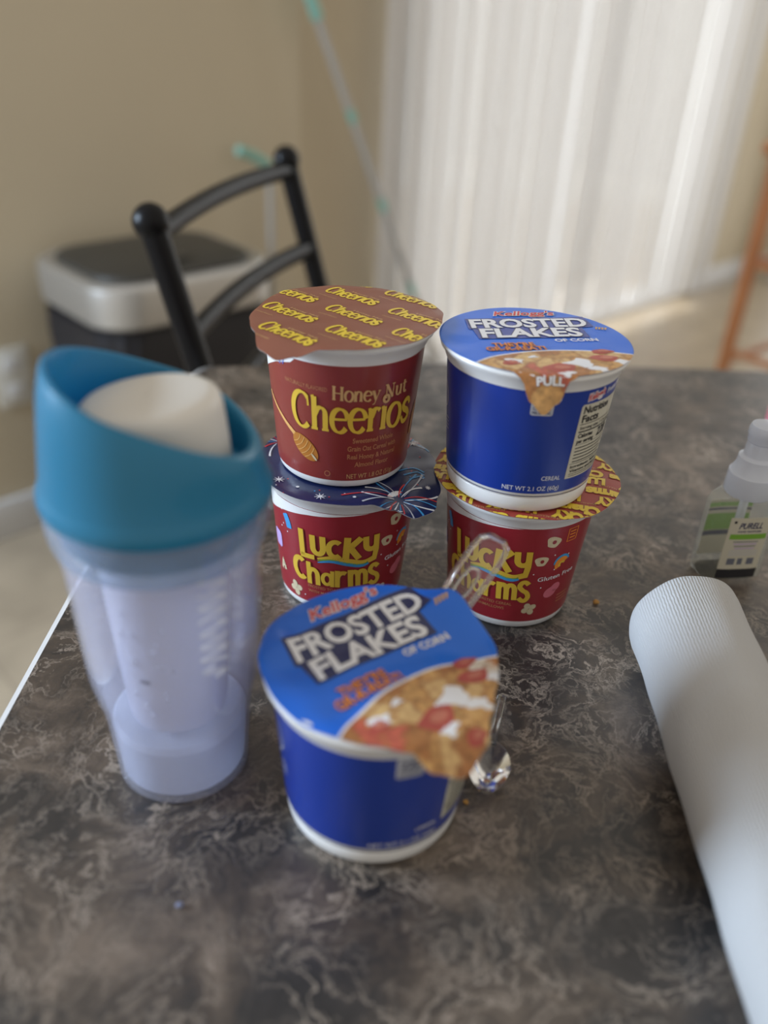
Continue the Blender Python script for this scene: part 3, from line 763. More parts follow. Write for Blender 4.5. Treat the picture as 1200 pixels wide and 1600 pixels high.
def lid_flakes(rot, pull=True):
    A = Art(); ca, sa = math.cos(math.radians(rot)), math.sin(math.radians(rot))
    P = lambda pts: [(x * ca - y * sa, x * sa + y * ca) for x, y in pts]
    o = lambda x, y: P([(x, y)])[0]
    bound = spline([(-58, -56), (-46, -38), (-33, -26), (-20, -20.6), (-5, -17.6), (14, -17.6), (32, -21), (52, -29)], 6)
    white = [(x, y + 1.3) for x, y in bound]
    A.poly(P([tuple(q) for q in white] + [(60, -95), (-60, -95)]), 'white', 1)
    A.poly(P([tuple(q) for q in bound] + [(60, -95), (-60, -95)]), 'cereal', 2)
    q = random.Random(4)
    for x, y, rr in ((11, -33, 5.4), (18, -41, 4.2), (-19, -29, 4.0), (32, -33, 3.2), (0, -45, 3.2), (-9, -24, 2.6)):
        A.poly([(ox, oy) for ox, oy in [o(x + rr * (1 + .45 * math.sin(3 * t_ + x) + .3 * math.sin(2 * t_ - y)) * math.cos(t_), y + .8 * rr * (1 + .4 * math.sin(2 * t_ + y)) * math.sin(t_)) for t_ in [2 * PI * k / 30 for k in range(30)]]], 'white', 3)
    for x, y, rr, ex in ((-.7, -38.4, 6.6, 1.2), (24.9, -28, 5.2, 1.3), (26.8, -19.5, 3.6, 1.6), (-22, -31, 4.2, 1.0), (8, -52, 4.0, 1.2)):
        A.poly([(ox, oy) for ox, oy in [o(x + ex * rr * (1 + .16 * math.sin(3 * t_ + x)) * math.cos(t_), y + .72 * rr * (1 + .2 * math.sin(2 * t_ + y)) * math.sin(t_)) for t_ in [2 * PI * k / 26 for k in range(26)]]], 'berry', 3)
        A.poly([(ox, oy) for ox, oy in [o(x + 1 + .5 * ex * rr * math.cos(t_), y + .5 + .34 * rr * math.sin(t_)) for t_ in [2 * PI * k / 18 for k in range(18)]]], 'berrylight', 4)
    # darker box that follows the two lines of lettering
    A.poly(P([(-30.5, 13.6), (-28.6, 29.6), (36, 30.6), (36.4, 15.4), (29.4, 14.2), (28.6, .2), (-28.6, .2), (-28.6, 13.6)]), 'navy' if not pull else 'blue', 2)
    A.text('FROSTED', *o(-28.6, 15.6), 12.4, 'white', width=63, layer=4, rot=rot, shear=.12, off=.035, outline=.034, outm='navy')
    A.text('FLAKES', *o(-26.8, 1.8), 12.2, 'white', width=53.5, layer=4, rot=rot, shear=.12, off=.035, outline=.034, outm='navy')
    A.text('OF CORN', *o(8.8, -5.2), 3.8, 'white', width=22.4, layer=3, rot=rot, off=.03)
    A.text("Kellogg's", *o(-12, 33.2), 6.8, 'inkred', width=34, layer=4, rot=rot, shear=.35, off=.015, outline=.045, outm='white')
    A.text("THEY'RE", *o(-24.5, -10.6), 4.8, 'orange', width=21, layer=4, rot=rot, off=.015, outline=.035, outm='maroon')
    A.text("GR-R-REAT!", *o(-29, -15.8), 4.8, 'orange', width=29.5, layer=4, rot=rot, off=.015, outline=.035, outm='maroon')
    for k in range(4): A.stroke(P([(36.0 + 1.5 * k, 11.0 - .3 * k), (37.6 + 1.5 * k, 14.4 - .5 * k)]), [.35, .6], 'tan', 3)
    if pull: A.text('PULL', *P([(-15.4, -50.2)])[0], 3.9, 'white', width=13.0, layer=5, rot=rot - 8, off=.03, outline=.03, outm='mark')
    return A

def lid_honey():
    A = Art(); rot = -37; c, s = math.cos(math.radians(rot)), math.sin(math.radians(rot))
    for i in range(-4, 5):
        for j in range(-4, 5):
            x, y = -9.6 + 32.0 * i - 2.6 * j, -23.3 + 1.0 * i + 30.5 * j
            if math.hypot(x + 13, y - 9) > 62: continue
            serif_word(A, 'Cheerios', x, x + 34.0, y, 6.6, 'gold', 2, rot=rot, weight=1.5)
            ox, oy = 12.5, 8.6
            A.text('Honey Nut', x + ox * c - oy * s, y + ox * s + oy * c, 1.6, 'tan', width=19, layer=2, rot=rot, off=.02)
            ox, oy = 2.0, -6.2
            A.text('SWEETENED', x + ox * c - oy * s, y + ox * s + oy * c, 1.1, 'tan', width=12, layer=2, rot=rot)
    return A

def lid_charms_pattern():
    A = Art(); rot = 168; c, s = math.cos(math.radians(rot)), math.sin(math.radians(rot))
    for i in range(-2, 3):
        for j in range(-4, 5):
            a, b = 33 * i + (12 if j % 2 else 0), 20.5 * j
            x, y = 12 + a * c - b * s, 4 + a * s + b * c
            if math.hypot(x + 14 * c, y + 14 * s) > 74: continue
            A.text('LUCKY', x, y, 7.4, 'gold', width=26, layer=3, rot=rot, off=.07, outline=.05, outm='maroon')
            A.text('Charms', x + 8.8 * s + 1 * c, y - 8.8 * c + 1 * s, 7.4, 'gold', width=30, layer=3, rot=rot, off=.07, outline=.05, outm='maroon')
            A.text('MARSHMALLOWS', x + 13 * s + 4 * c, y - 13 * c + 4 * s, 1.5, 'tan', width=20, layer=2, rot=rot)
    return A

def lid_fireworks():
    A = Art(); rnd = random.Random(5)
    def burst(cx, cy, n, r0, r1, cols, seed):
        q = random.Random(seed)
        for k in range(n):
            a = 2 * PI * (k + q.uniform(-.2, .2)) / n; L = q.uniform(r0, r1); bendv = q.choice((-1, 1)) * q.uniform(.16, .42)
            pts = [(cx + t * L * math.cos(a + bendv * t), cy + t * L * math.sin(a + bendv * t)) for t in [.14 + .86 * i / 10 for i in range(11)]]
            A.stroke(pts, [.16 + .42 * i / 10 for i in range(11)], cols[k % len(cols)], 2)
            ex, ey = pts[-1]; A.ell(ex, ey, .7, .7, cols[k % len(cols)], 2, n=8)
    burst(31, -37, 22, 12, 30, ['white', 'skyblue', 'inkred', 'grey'], 3)
    burst(-38, 16, 12, 8, 20, ['skyblue', 'inkred', 'white'], 4)
    burst(36, 26, 12, 7, 16, ['inkred', 'grey', 'skyblue'], 8)
    for x, y, r in ((-32.5, -26.8, 3.0), (-9.5, -41.5, 3.0), (31.6, -49, 2.6), (38, 24, 3.0), (46, -24, 1.5), (8, -40.5, 1.0), (-22, -33, 1.0)):
        for k in range(4):
            a = PI * k / 4 + .2; A.stroke([(x - r * math.cos(a), y - r * math.sin(a)), (x, y), (x + r * math.cos(a), y + r * math.sin(a))], [.15, .38, .15], 'white', 3)
    for k in range(22):
        a, r = rnd.uniform(0, 2 * PI), rnd.uniform(36, 50); A.ell(r * math.cos(a), r * math.sin(a), .5, .5, rnd.choice(['inkred', 'skyblue', 'grey']), 2, n=8)
    for k in range(3): A.stroke(spline([(30 + k * 3, -10 - k * 4), (38 + k * 2, -6 - k * 4), (44, -10 - k * 3)], 5), .55, 'skyblue', 2)
    return A

flat = lambda deg: 6.0
def tab_droop(center, half, d, base):
    def f(deg):
        x = abs((deg - center + 180) % 360 - 180); k = max(0.0, min(1.0, (half * 1.7 - x) / (half * .7)))
        return base + (d - base) * k
    return f

# ------------------------------------------------------------------ room shell (a wall running at 45 degrees behind the table)
O2 = Vector((-0.81, 1.52, 0)); E2 = Vector((R2, R2, 0)); N2 = Vector((R2, -R2, 0))
WX = Matrix((E2, N2, Vector((0, 0, 1)))).transposed().to_4x4(); WX.translation = O2      # local: x along the wall, y into the room, z up
def wp(s, n, z): return WX @ Vector((s, n, z))
def structure(o): o['kind'] = 'structure'; return o

mb = MB(); mb.add([(-4, -2.2, 0), (4.5, -2.2, 0), (4.5, 5.4, 0), (-4, 5.4, 0), (-4, -2.2, -.1), (4.5, -2.2, -.1), (4.5, 5.4, -.1), (-4, 5.4, -.1)],
   [(0, 1, 2, 3), (7, 6, 5, 4), (0, 4, 5, 1), (1, 5, 6, 2), (2, 6, 7, 3), (3, 7, 4, 0)])
structure(mb.build('floor', 'floor', smooth=False))
mb = MB(); mb.box((-2.4, -0.14, 0), (0.813, 0, 2.44), xf=WX); structure(mb.build('wall_left', 'wall', smooth=False))
mb = MB()
mb.box((0.8135, -0.16, 0), (1.10, -0.035, 2.44), xf=WX); mb.box((2.86, -0.16, 0), (3.46, -0.035, 2.44), xf=WX); mb.box((1.10, -0.16, 2.06), (2.86, -0.035, 2.44), xf=WX)
structure(mb.build('wall_back', 'wall', smooth=False))
mb = MB(); mb.box((3.38, -0.0345, 0), (3.50, 0.08, 2.44), xf=WX); mb.box((3.38, 1.62, 0), (3.50, 2.6, 2.44), xf=WX); mb.box((3.38, 0.08, 2.06), (3.50, 1.62, 2.44), xf=WX); structure(mb.build('wall_right', 'wall', smooth=False))
d2 = empty('door_2', wp(3.44, 0.85, 0), PI / 4); d2['kind'] = 'structure'  # guessed glazed door, put in partly to let light onto the back wall
mb = MB()
for lo, hi in (((-.05, -.768, .0), (.05, -.70, 2.058)), ((-.05, .70, .0), (.05, .768, 2.058)), ((-.05, -.70, 2.0), (.05, .70, 2.058)), ((-.05, -.70, .0), (.05, .70, .05)), ((-.03, -.70, .62), (.03, .70, .72)), ((-.03, -.03, .05), (.03, .03, 2.0))): mb.bbox(lo, hi, .003)
mb.build('door_frame', 'trim', d2)
mb = MB(); mb.box((-.004, -.70, .05), (.004, .70, 2.0)); mb.build('door_pane', 'pane', d2, smooth=False)
mb = MB(); mb.bbox((-2.4, 0.0005, 0), (0.813, 0.014, 0.088), .004, xf=WX); structure(mb.build('baseboard_left', 'trim'))
mb = MB(); mb.bbox((2.90, -0.0345, 0), (3.378, -0.021, 0.088), .004, xf=WX); mb.bbox((0.8135, -0.0345, 0), (1.03, -0.021, 0.088), .004, xf=WX); structure(mb.build('baseboard_back', 'trim'))
# sliding glass door
door = empty('door_1', wp(1.98, -0.10, 0), PI / 4); door['kind'] = 'structure'
mb = MB()
for lo, hi in (((-.878, -.05, 0.0), (-.80, .05, 2.055)), ((.80, -.05, 0.0), (.878, .05, 2.055)), ((-.80, -.05, 2.0), (.80, .05, 2.055)), ((-.80, -.05, 0.0), (.80, .05, .03)), ((-.03, -.03, .03), (.03, .03, 2.0))):
    mb.bbox(lo, hi, .003)
mb.build('door_frame', 'trim', door)
for x0, x1, y in ((-.80, -.03, -.015), (.03, .80, .015)):
    mb = MB(); mb.box((x0 + .001, y - .003, .031), (x1 - .001, y + .003, 1.999)); mb.build('door_pane', 'pane', door, smooth=False)
mb = MB(); mb.box((-1.5, -3.2, -.14), (5.5, -.165, -.101), xf=WX); mb.box((3.51, -.165, -.14), (5.5, 2.6, -.101), xf=WX); structure(mb.build('patio', 'patio', smooth=False))

# vertical blinds
bl = empty('vertical_blinds', wp(1.97, 0.03, 0), PI / 4, label='white vertical blinds hanging over the sunlit sliding door', cat='blinds')
mb = MB(); mb.bbox((-.93, -.025, 2.10), (.93, .025, 2.14), .004); mb.build('headrail', 'trim', bl)
NS = 22
for k in range(NS):
    x = -.89 + 1.78 * k / (NS - 1); an = math.radians(8 + 3 * math.sin(k * 2.3) + (4 if k in (3, 9, 15) else 0))
    w, v, f = .048, [], []
    for i in range(9):
        t = -1 + 2 * i / 8; lx, ly = t * w, .006 * (1 - t * t)
        X, Y = x + lx * math.cos(an) - ly * math.sin(an), lx * math.sin(an) + ly * math.cos(an)
        nx, ny = -math.sin(an), math.cos(an)
        for z in (.045, 2.10): v += [(X, Y, z), (X + nx * .0009, Y + ny * .0009, z)]
    for i in range(8):
        a, b = 4 * i, 4 * i + 4
        f += [(a, b, b + 2, a + 2), (a + 1, a + 3, b + 3, b + 1), (a, a + 1, b + 1, b), (a + 2, b + 2, b + 3, a + 3)]
    f += [(0, 2, 3, 1), (32, 33, 35, 34)]
    build('slat', v, f, 'blind', bl)

# wall outlet
t = empty('wall_outlet', wp(.085, .0005, .345), PI / 4, label='pale outlet plate low on the tan wall at the left', cat='outlet')
mb = MB(); mb.bbox((-.036, -.006, -.06), (.036, 0, .06), .0025); mb.build('cover_plate', 'plate', t)
for z in (-.027, .027):
    mb = MB(); mb.bbox((-.016, -.0085, z - .014), (.016, -.006, z + .014), .001); mb.build('socket', 'trim', t)

# ------------------------------------------------------------------ table
t = empty('dining_table', (.40, .28, 0), 0, label='table with dark brown marbled laminate top under all the cups', cat='table')
far = [(-.1788, .716), (-.172, .734), (-.155, .7415), (-.125, .7455), (.047, .779), (.24, .798), (.40, .8045), (.56, .798), (.753, .779), (.93, .745), (.965, .735), (.982, .71)]
pts = [tuple(q) for q in spline(far, 6)]
near = [(.984, -.10), (.97, -.145), (.93, -.165), (.40, -.21), (-.13, -.165), (-.162, -.15), (-.1745, -.11)]
pts += [tuple(q) for q in spline(near, 5)]
pts = [(x - .40, y - .28) for x, y in pts]
def slab(pts, z0, z1, shrink=0.0):
    n = len(pts); v = [(x, y, z0) for x, y in pts] + [(x, y, z1) for x, y in pts]
    f = [tuple(range(n))[::-1], tuple(range(n, 2 * n))] + [(i, (i + 1) % n, (i + 1) % n + n, i + n) for i in range(n)]
    return v, f
v, f = slab(pts, TZ - .03, TZ)
bm_in = [(x * .9945, y * .9955) for x, y in pts]
v, f = slab(bm_in, TZ - .028, TZ); mb = MB(); mb.add(v, f); mb.build('tabletop', 'table', t, smooth=False)
n = len(pts); eb = MB()
v = []
for P, z in ((bm_in, TZ - .0002), (pts, TZ - .0012), (pts, TZ - .030), (bm_in, TZ - .0305)): v += [(x, y, z) for x, y in P]
eb.add(v, [(r * n + (i + 1) % n, r * n + i, (r + 1) * n + i, (r + 1) * n + (i + 1) % n) for r in range(3) for i in range(n)]); eb.build('edge_band', 'edge', t)
mb = MB(); mb.bbox((-.43, -.31, TZ - .11), (.43, .28, TZ - .0315), .004); mb.build('apron', 'black_metal', t)
for x in (-.455, .455):
    for y in (-.33, .30):
        mb = MB(); mb.lathe([(.016, 0), (.02, .003), (.02, .02), (.024, TZ - .04), (.022, TZ - .0312)], 24, 0, x, y, True, True); mb.build('leg', 'black_metal', t)

# ------------------------------------------------------------------ black metal chair beyond the left corner of the table
ch = empty('dining_chair', (-.18, .944, 0), 0, label='black metal ladder-back chair with ball-topped posts beyond the table corner', cat='chair')
Ec = Vector((.2201, .9755, 0)); Nc = Vector((.9755, -.2201, 0)); HALF = .174
def cpt(e, n, z): return Ec * e + Nc * n + Vector((0, 0, z))
def post_n(z):      # lean of the rear posts: straight legs below the seat, tilted back above
    zz = z - TZ
    return -.0 - LEAN * (zz - .115) if zz > -.16 else LEAN * .275 - (zz + .16) * .10
LEAN = .285
for sgn in (-1, 1):
    mb = MB(); zs = [0, .2, .40, .50, .58, .64, .70, .76, .82, TZ + .112]
    mb.tube([cpt(sgn * HALF, post_n(z), z) for z in zs], [.0125] * 10, 20); mb.build('rear_leg', 'black_metal', ch)
    mb = MB(); c = cpt(sgn * HALF, post_n(TZ + .115) - .0005, TZ + .117); mb.ball(c, .0165); mb.build('finial', 'black_metal', ch)
for z, hgt, w in ((TZ + .106, .0105, .0085), (TZ + .014, .0115, .008), (TZ - .062, .0115, .008)):
    mb = MB(); P = []
    for i in range(13):
        u = -1 + i / 6; P.append(cpt(u * (HALF - .006), post_n(z) - .010 * (1 - u * u), z + .004 * (1 - u * u)))
    mb.tube(P, 1.0, 14, sx=w, sy=hgt); mb.build('back_rail', 'black_metal', ch)
mb = MB()
xf = Matrix((Ec, Nc, Vector((0, 0, 1)))).transposed().to_4x4()
mb.bbox((-.19, .135, .425), (.19, .50, .46), .012, 3, xf=xf); mb.build('seat', 'cushion', ch)
mb = MB(); mb.tube([cpt(-HALF, .10, .428), cpt(-HALF, .48, .42), cpt(HALF, .48, .42), cpt(HALF, .10, .428)], .009, 12); mb.build('seat_frame', 'black_metal', ch)
for sgn in (-1, 1):
    mb = MB(); mb.tube([cpt(sgn * HALF, .49, 0), cpt(sgn * HALF, .475, .42)], .0115, 18); mb.build('front_leg', 'black_metal', ch)
    mb = MB(); mb.tube([cpt(sgn * HALF, post_n(.2), .2), cpt(sgn * HALF, .483, .2)], .007, 12); mb.build('stretcher', 'black_metal', ch)

# ------------------------------------------------------------------ trash can by the left wall
tb = empty('trash_can', (-.452, 1.602, 0), PI / 4, label='black trash can with silver rim and dark lid by the wall', cat='trash can')
def rrect_ring(hx, hy, r, n=10):
    p = []
    for sx, sy, a in ((1, 1, 0), (-1, 1, 90), (-1, -1, 180), (1, -1, 270)):
        for i in range(n + 1):
            w = math.radians(a + 90 * i / n); p.append((sx * (hx - r) + r * math.cos(w), sy * (hy - r) + r * math.sin(w)))
    return p
def loft(levels, cap0=True, cap1=True):
    v, f = [], []; n = None
    for hx, hy, r, z in levels:
        p = rrect_ring(hx, hy, r); n = len(p); v += [(x, y, z) for x, y in p]
    for i in range(len(levels) - 1):
        for k in range(n): f.append((i * n + k, i * n + (k + 1) % n, (i + 1) * n + (k + 1) % n, (i + 1) * n + k))
    if cap0: f.append(tuple(range(n))[::-1])
    if cap1: f.append(tuple((len(levels) - 1) * n + k for k in range(n)))
    return v, f
v, f = loft([(.155, .125, .06, 0), (.16, .13, .06, .004), (.172, .142, .07, .50), (.173, .143, .07, .515)], True, True); build('bin_body', v, f, 'bin_body', tb)
v, f = loft([(.176, .146, .072, .516), (.183, .153, .078, .522), (.185, .155, .08, .575), (.183, .153, .08, .588), (.176, .146, .076, .594), (.160, .130, .07, .592)]); build('silver_rim', v, f, 'steel', tb)
v, f = loft([(.158, .128, .068, .5925), (.154, .124, .068, .600), (.130, .100, .06, .606), (.06, .04, .03, .609)]); o = build('lid', v, f, 'bin_lid', tb)
mb = MB(); mb.bbox((-.022, -.095, .6065), (.022, -.07, .613), .003); mb.build('lid_latch', 'bin_lid', tb)
vb, fb = [], []
seg = 64
for i, (z, k) in enumerate(((.505, 1.012), (.46, 1.03), (.42, 1.02), (.39, 1.035))):
    p = rrect_ring(.174, .144, .07, 15)
    for j, (x, y) in enumerate(p): q = k + .012 * math.sin(j * 1.7 + i); vb.append((x * q, y * q, z + .012 * math.sin(j * .9 + i * 2) * (i > 0)))
m_ = len(rrect_ring(.174, .144, .07, 15))
for i in range(3):
    for k in range(m_): fb.append((i * m_ + (k + 1) % m_, i * m_ + k, (i + 1) * m_ + k, (i + 1) * m_ + (k + 1) % m_))
build('bin_liner', vb, fb, 'bin_body', tb)

# ------------------------------------------------------------------ broom and long-handled dustpan leaning by the wall
br = empty('broom', (.12, 2.28, 0), 0, label='slim broom with mint and grey pole leaning on the wall by the blinds', cat='broom')
top = Vector(wp(.55, .012, TZ + .80)) - Vector((.12, 2.28, 0)); bot = Vector((0, 0, .16))
at = lambda k: bot + (top - bot) * k
mb = MB(); mb.tube([at(0), at(1)], .0085, 16); mb.build('pole', 'greypole', br)
L_ = (top - bot).z
for z0, z1, r in ((TZ + .235, TZ + .62, .0125), (TZ + .035, TZ + .062, .0096), (TZ - .165, TZ - .135, .0096), (TZ - .385, TZ - .35, .0096)):
    k0, k1 = (z0 - .16) / L_, (z1 - .16) / L_
    mb = MB(); mb.tube([at(k0), at(k1)], r, 16); mb.build('grip' if r > .01 else 'collar_band', 'mint', br)
mb = MB(); mb.tube([at(-.015), at(.04)], [.016, .012], 16); mb.build('socket', 'trim', br)
mb = MB(); mb.bbox((-.07, -.02, .12), (.07, .02, .155), .008, xf=Matrix.Rotation(-PI / 4, 4, 'Z')); mb.build('head', 'trim', br)
mb = MB()
for i in range(15):
    for j in (-1, 0, 1):
        x, y = -.062 + .124 * i / 14, j * .012; c = Matrix.Rotation(-PI / 4, 4, 'Z') @ Vector((x, y, 0)); d = Matrix.Rotation(-PI / 4, 4, 'Z') @ Vector((x * 1.2, y * 1.6, 0))
        mb.tube([(c.x, c.y, .12), (d.x, d.y, 0.001)], [.007, .009], 6)
mb.build('bristles', 'trim', br)

dp = empty('dustpan', tuple(wp(.72, .055, 0)), PI / 4, label='long-handled dustpan with mint grip standing behind the chair back', cat='dustpan')
mb = MB(); mb.tube([(-.035, 0, .03), (-.035, 0, .70)], .007, 14); mb.build('pole', 'greypole', dp)
mb = MB(); mb.tube(spline([(-.03, 0, .688), (-.05, .0, .706), (-.08, .0, .722), (-.115, .0, .735)], 5), .011, 14); mb.build('grip', 'mint', dp)
mb = MB(); mb.bbox((-.10, -.16, .002), (.03, .02, .012), .003); mb.bbox((-.10, .012, .0), (.03, .022, .07), .003); mb.build('pan', 'mint', dp)

# ------------------------------------------------------------------ wooden chair at the right
wc = empty('wooden_stool', (.98, 2.13, 0), math.radians(40), label='orange wooden stool with slim legs and rungs at the right frame edge', cat='stool')
inv = Matrix.Rotation(-math.radians(40), 4, 'Z')
lw = lambda x, y, z: inv @ (Vector((x, y, 0)) - Vector((.98, 2.13, 0))) + Vector((0, 0, z))
p0 = lw(.8815, 2.2, 0)
S = .33
corners = [(p0.x, p0.y), (p0.x + S, p0.y), (p0.x + S, p0.y - S), (p0.x, p0.y - S)]
for x, y in corners:
    mb = MB(); mb.lathe([(.012, 0), (.0145, .004), (.018, .35), (.019, .74)], 20, 0, x, y, True, True); mb.build('leg', 'wood', wc)
for i in range(4):
    (x0, y0), (x1, y1) = corners[i], corners[(i + 1) % 4]
    for z, r in ((.23 + .03 * (i % 2), .010), (TZ - .25, .011)):
        mb = MB(); mb.tube([(x0, y0, z), ((x0 + x1) / 2, (y0 + y1) / 2, z), (x1, y1, z)], [r * .8, r * 1.1, r * .8], 12); mb.build('rung', 'wood', wc)
mb = MB(); cxs, cys = p0.x + S / 2, p0.y - S / 2
mb.bbox((cxs - .20, cys - .20, .7405), (cxs + .20, cys + .20, .775), .014, 3); mb.build('seat', 'wood', wc)

# ------------------------------------------------------------------ cereal cups on the table
GR = 'single-serve cereal cups on the table'
make_cup((-.0235, .4212, TZ + .0003), GM, 0, 'bright red cereal cup with navy fireworks lid, bottom of the left stack', 'red', (5.0, 69.5), art_charms(),
    Lid(.0803, 45.0, [(175, 47), (210, 48), (235, 48.5), (265, 48), (290, 49), (301, 55), (309, 64), (319, 65), (332, 59), (350, 52), (30, 49), (90, 48), (140, 47.5)],
        tab_droop(311, 16, 16, 10), .5, dents=((31, -37, 7, -1.4),), seed=3), 'foilnavy', lid_fireworks(), GR)
make_cup((.0750, .4174, TZ + .0003), GM, -27, 'bright red cereal cup with red and yellow foil lid, bottom of the right stack', 'red', (5.0, 69.5), art_charms(),
    Lid(.0803, 45.0, [(0, 53), (25, 53), (50, 50), (90, 49), (180, 49), (215, 48.5), (240, 47.5), (270, 48), (290, 49), (310, 50.5), (330, 51)],
        lambda d: 10.0, .55, seed=9), 'foilred', lid_charms_pattern(), GR)
make_cup((-.0245, .4228, TZ + .0818), GM, 0, 'dark red cereal cup with honey dipper picture and brown lid, top of the left stack', 'maroon', (4.2, 69.0), art_honey(),
    Lid(.0803, 45.0, [(0, 48.5), (20, 51.5), (42, 51.5), (70, 51), (95, 51.5), (125, 50.5), (168, 45.5), (195, 48.5), (214, 51), (232, 59), (242, 61.5), (249, 56), (260, 49.5), (275, 48), (295, 47.5), (318, 47), (345, 47.5)],
        tab_droop(238, 13, 18, 7), .35, seed=4), 'foilbrown', lid_honey(), GR)
make_cup((.0699, .4112, TZ + .0818), FF, 0, 'blue cereal cup with smooth sealed lid and pull tab, top of the right stack', 'blue', (11.2, 69.5), art_flakes(),
    Lid(.0777, 46.4, [(0, 47.6), (90, 47.6), (180, 47.6), (250, 47.6), (256, 50), (262, 60), (269, 65.5), (276, 60), (282, 50), (288, 47.6)],
        tab_droop(269, 13, 68, 30), .12, dents=((-38, -12, 9, -.4),), seed=6), 'lidblue', lid_flakes(11.5, True), GR)
make_cup((.0018, .2620, TZ + .0003), FF, 17.5, 'blue cereal cup with crumpled peeled lid and spoon in it, alone in front', 'blue', (11.2, 69.5), art_flakes(),
    Lid(.0777, 46.0, [(0, 46.6), (16, 48.2), (38, 47.5), (54, 47.5), (75, 47), (93, 46.5), (120, 46.5), (138, 47.2), (160, 49.6), (178, 48.4), (205, 46.5), (240, 46.2), (268, 46.6), (284, 50), (292, 58), (304, 62), (316, 58), (328, 50), (340, 47)],
        tab_droop(304, 20, 42, 20), 1.0, dents=((31, 36, 13, 7.2), (-30, -8, 10, -1.8), (-40, 8, 6, 1.2), (0, 44, 16, 2.2), (-12, -30, 9, -1.0), (12, -14, 14, 1.2), (36, 4, 8, -1.0)), seed=12), 'lidblue', lid_flakes(36, False), GR)

# ------------------------------------------------------------------ spoons
sp = empty('plastic_spoon', (-.0175, .2356, TZ + .0319), 0, label='clear plastic spoon standing in the front blue cup, handle poking out', cat='spoon')
D = Vector((.0210, .0260, .0210)); Ld = D.length; D.normalize()
S_ = Vector((.86, -.50, 0)); S_ = (S_ - D * S_.dot(D)).normalized(); F_ = S_.cross(D).normalized()
if F_.y > 0: F_ = -F_
def spt(u, w, h): return D * u + S_ * w + F_ * h
mb = MB()
us = [.018, .04, .06, .085, .105, .118, .1245, .1275]; ws = [.0035, .0038, .0050, .0072, .0082, .0083, .0074, .0040]
v, f = [], []
for u, w in zip(us, ws):
    for h in (-.0005, .0005): v += [spt(u, -w, h), spt(u, w, h)]
for i in range(len(us) - 1):
    a, b = 4 * i, 4 * i + 4
    f += [(a, a + 1, b + 1, b), (a + 2, b + 2, b + 3, a + 3), (a, b, b + 2, a + 2), (a + 1, a + 3, b + 3, b + 1)]
f += [(0, 2, 3, 1), (4 * len(us) - 4, 4 * len(us) - 3, 4 * len(us) - 1, 4 * len(us) - 2)]
mb.add(v, f)
edge = [spt(u, -w * .93, .0006) for u, w in zip(us, ws)] + [spt(u, w * .93, .0006) for u, w in reversed(list(zip(us, ws)))]
mb.tube(edge, .0012, 8, upv=F_)
inner = [spt(.064, -.0014, .0007), spt(.08, -.0028, .0007), spt(.104, -.0036, .0007), spt(.110, -.0022, .0007), spt(.111, .001, .0007), spt(.108, .0030, .0007), spt(.100, .0030, .0007), spt(.084, -.0002, .0007)]
mb.tube(inner, .00075, 8, upv=F_)
mb.tube([spt(.072, .0052, .0007), spt(.092, .0030, .0007), spt(.0915, -.0002, .0007), spt(.068, -.0010, .0007)], .0007, 8, upv=F_)
mb.build('handle', 'spoon', sp)
def bowl_mesh(fn, a=.024, b=.013, depth=.006):
    v, f = [], []; n, rr = 28, 7
    for s_, dz in ((0, 0.0), (1, -.0009)):
        v.append(fn(0, 0, -depth + dz))
        for i in range(1, rr + 1):
            for k in range(n):
                t_ = 2 * PI * k / n; q = i / rr; eg = 1 - .18 * max(0, math.cos(t_))
                v.append(fn(a * q * math.cos(t_), b * q * math.sin(t_) * eg, -depth * (1 - q * q) + dz))
        base = s_ * (1 + rr * n)
        for k in range(n):
            q = (base, base + 1 + k, base + 1 + (k + 1) % n); f.append(q if s_ == 0 else q[::-1])
        for i in range(rr - 1):
            for k in range(n):
                p = base + 1 + i * n + k; r_ = base + 1 + i * n + (k + 1) % n; q = (p, p + n, r_ + n, r_); f.append(q if s_ == 0 else q[::-1])
    o1 = 1 + (rr - 1) * n; o2 = o1 + 1 + rr * n
    for k in range(n): f.append((o1 + k, o2 + k, o2 + (k + 1) % n, o1 + (k + 1) % n))
    return v, f
v, f = bowl_mesh(lambda x, y, z: spt(.012 - x * .75, y * .75, z * .7 + .002), .022, .012, .006); build('bowl', v, f, 'spoon', sp)

s2 = empty('plastic_spoon', (.0535, .2745, TZ), math.radians(80), label='clear plastic spoon lying on the table beside the front cup', cat='spoon')
v, f = bowl_mesh(lambda x, y, z: Vector((-x, y, z + .0075)), .0155, .0098, .0062); build('bowl', v, f, 'spoon', s2)
mb = MB(); mb.tube(spline([(.0135, 0, .0074), (.022, 0, .0072), (.034, -.001, .0046), (.052, -.002, .0022)], 5), [.0022] * 16, 10, sy=.5); mb.build('handle', 'spoon', s2)

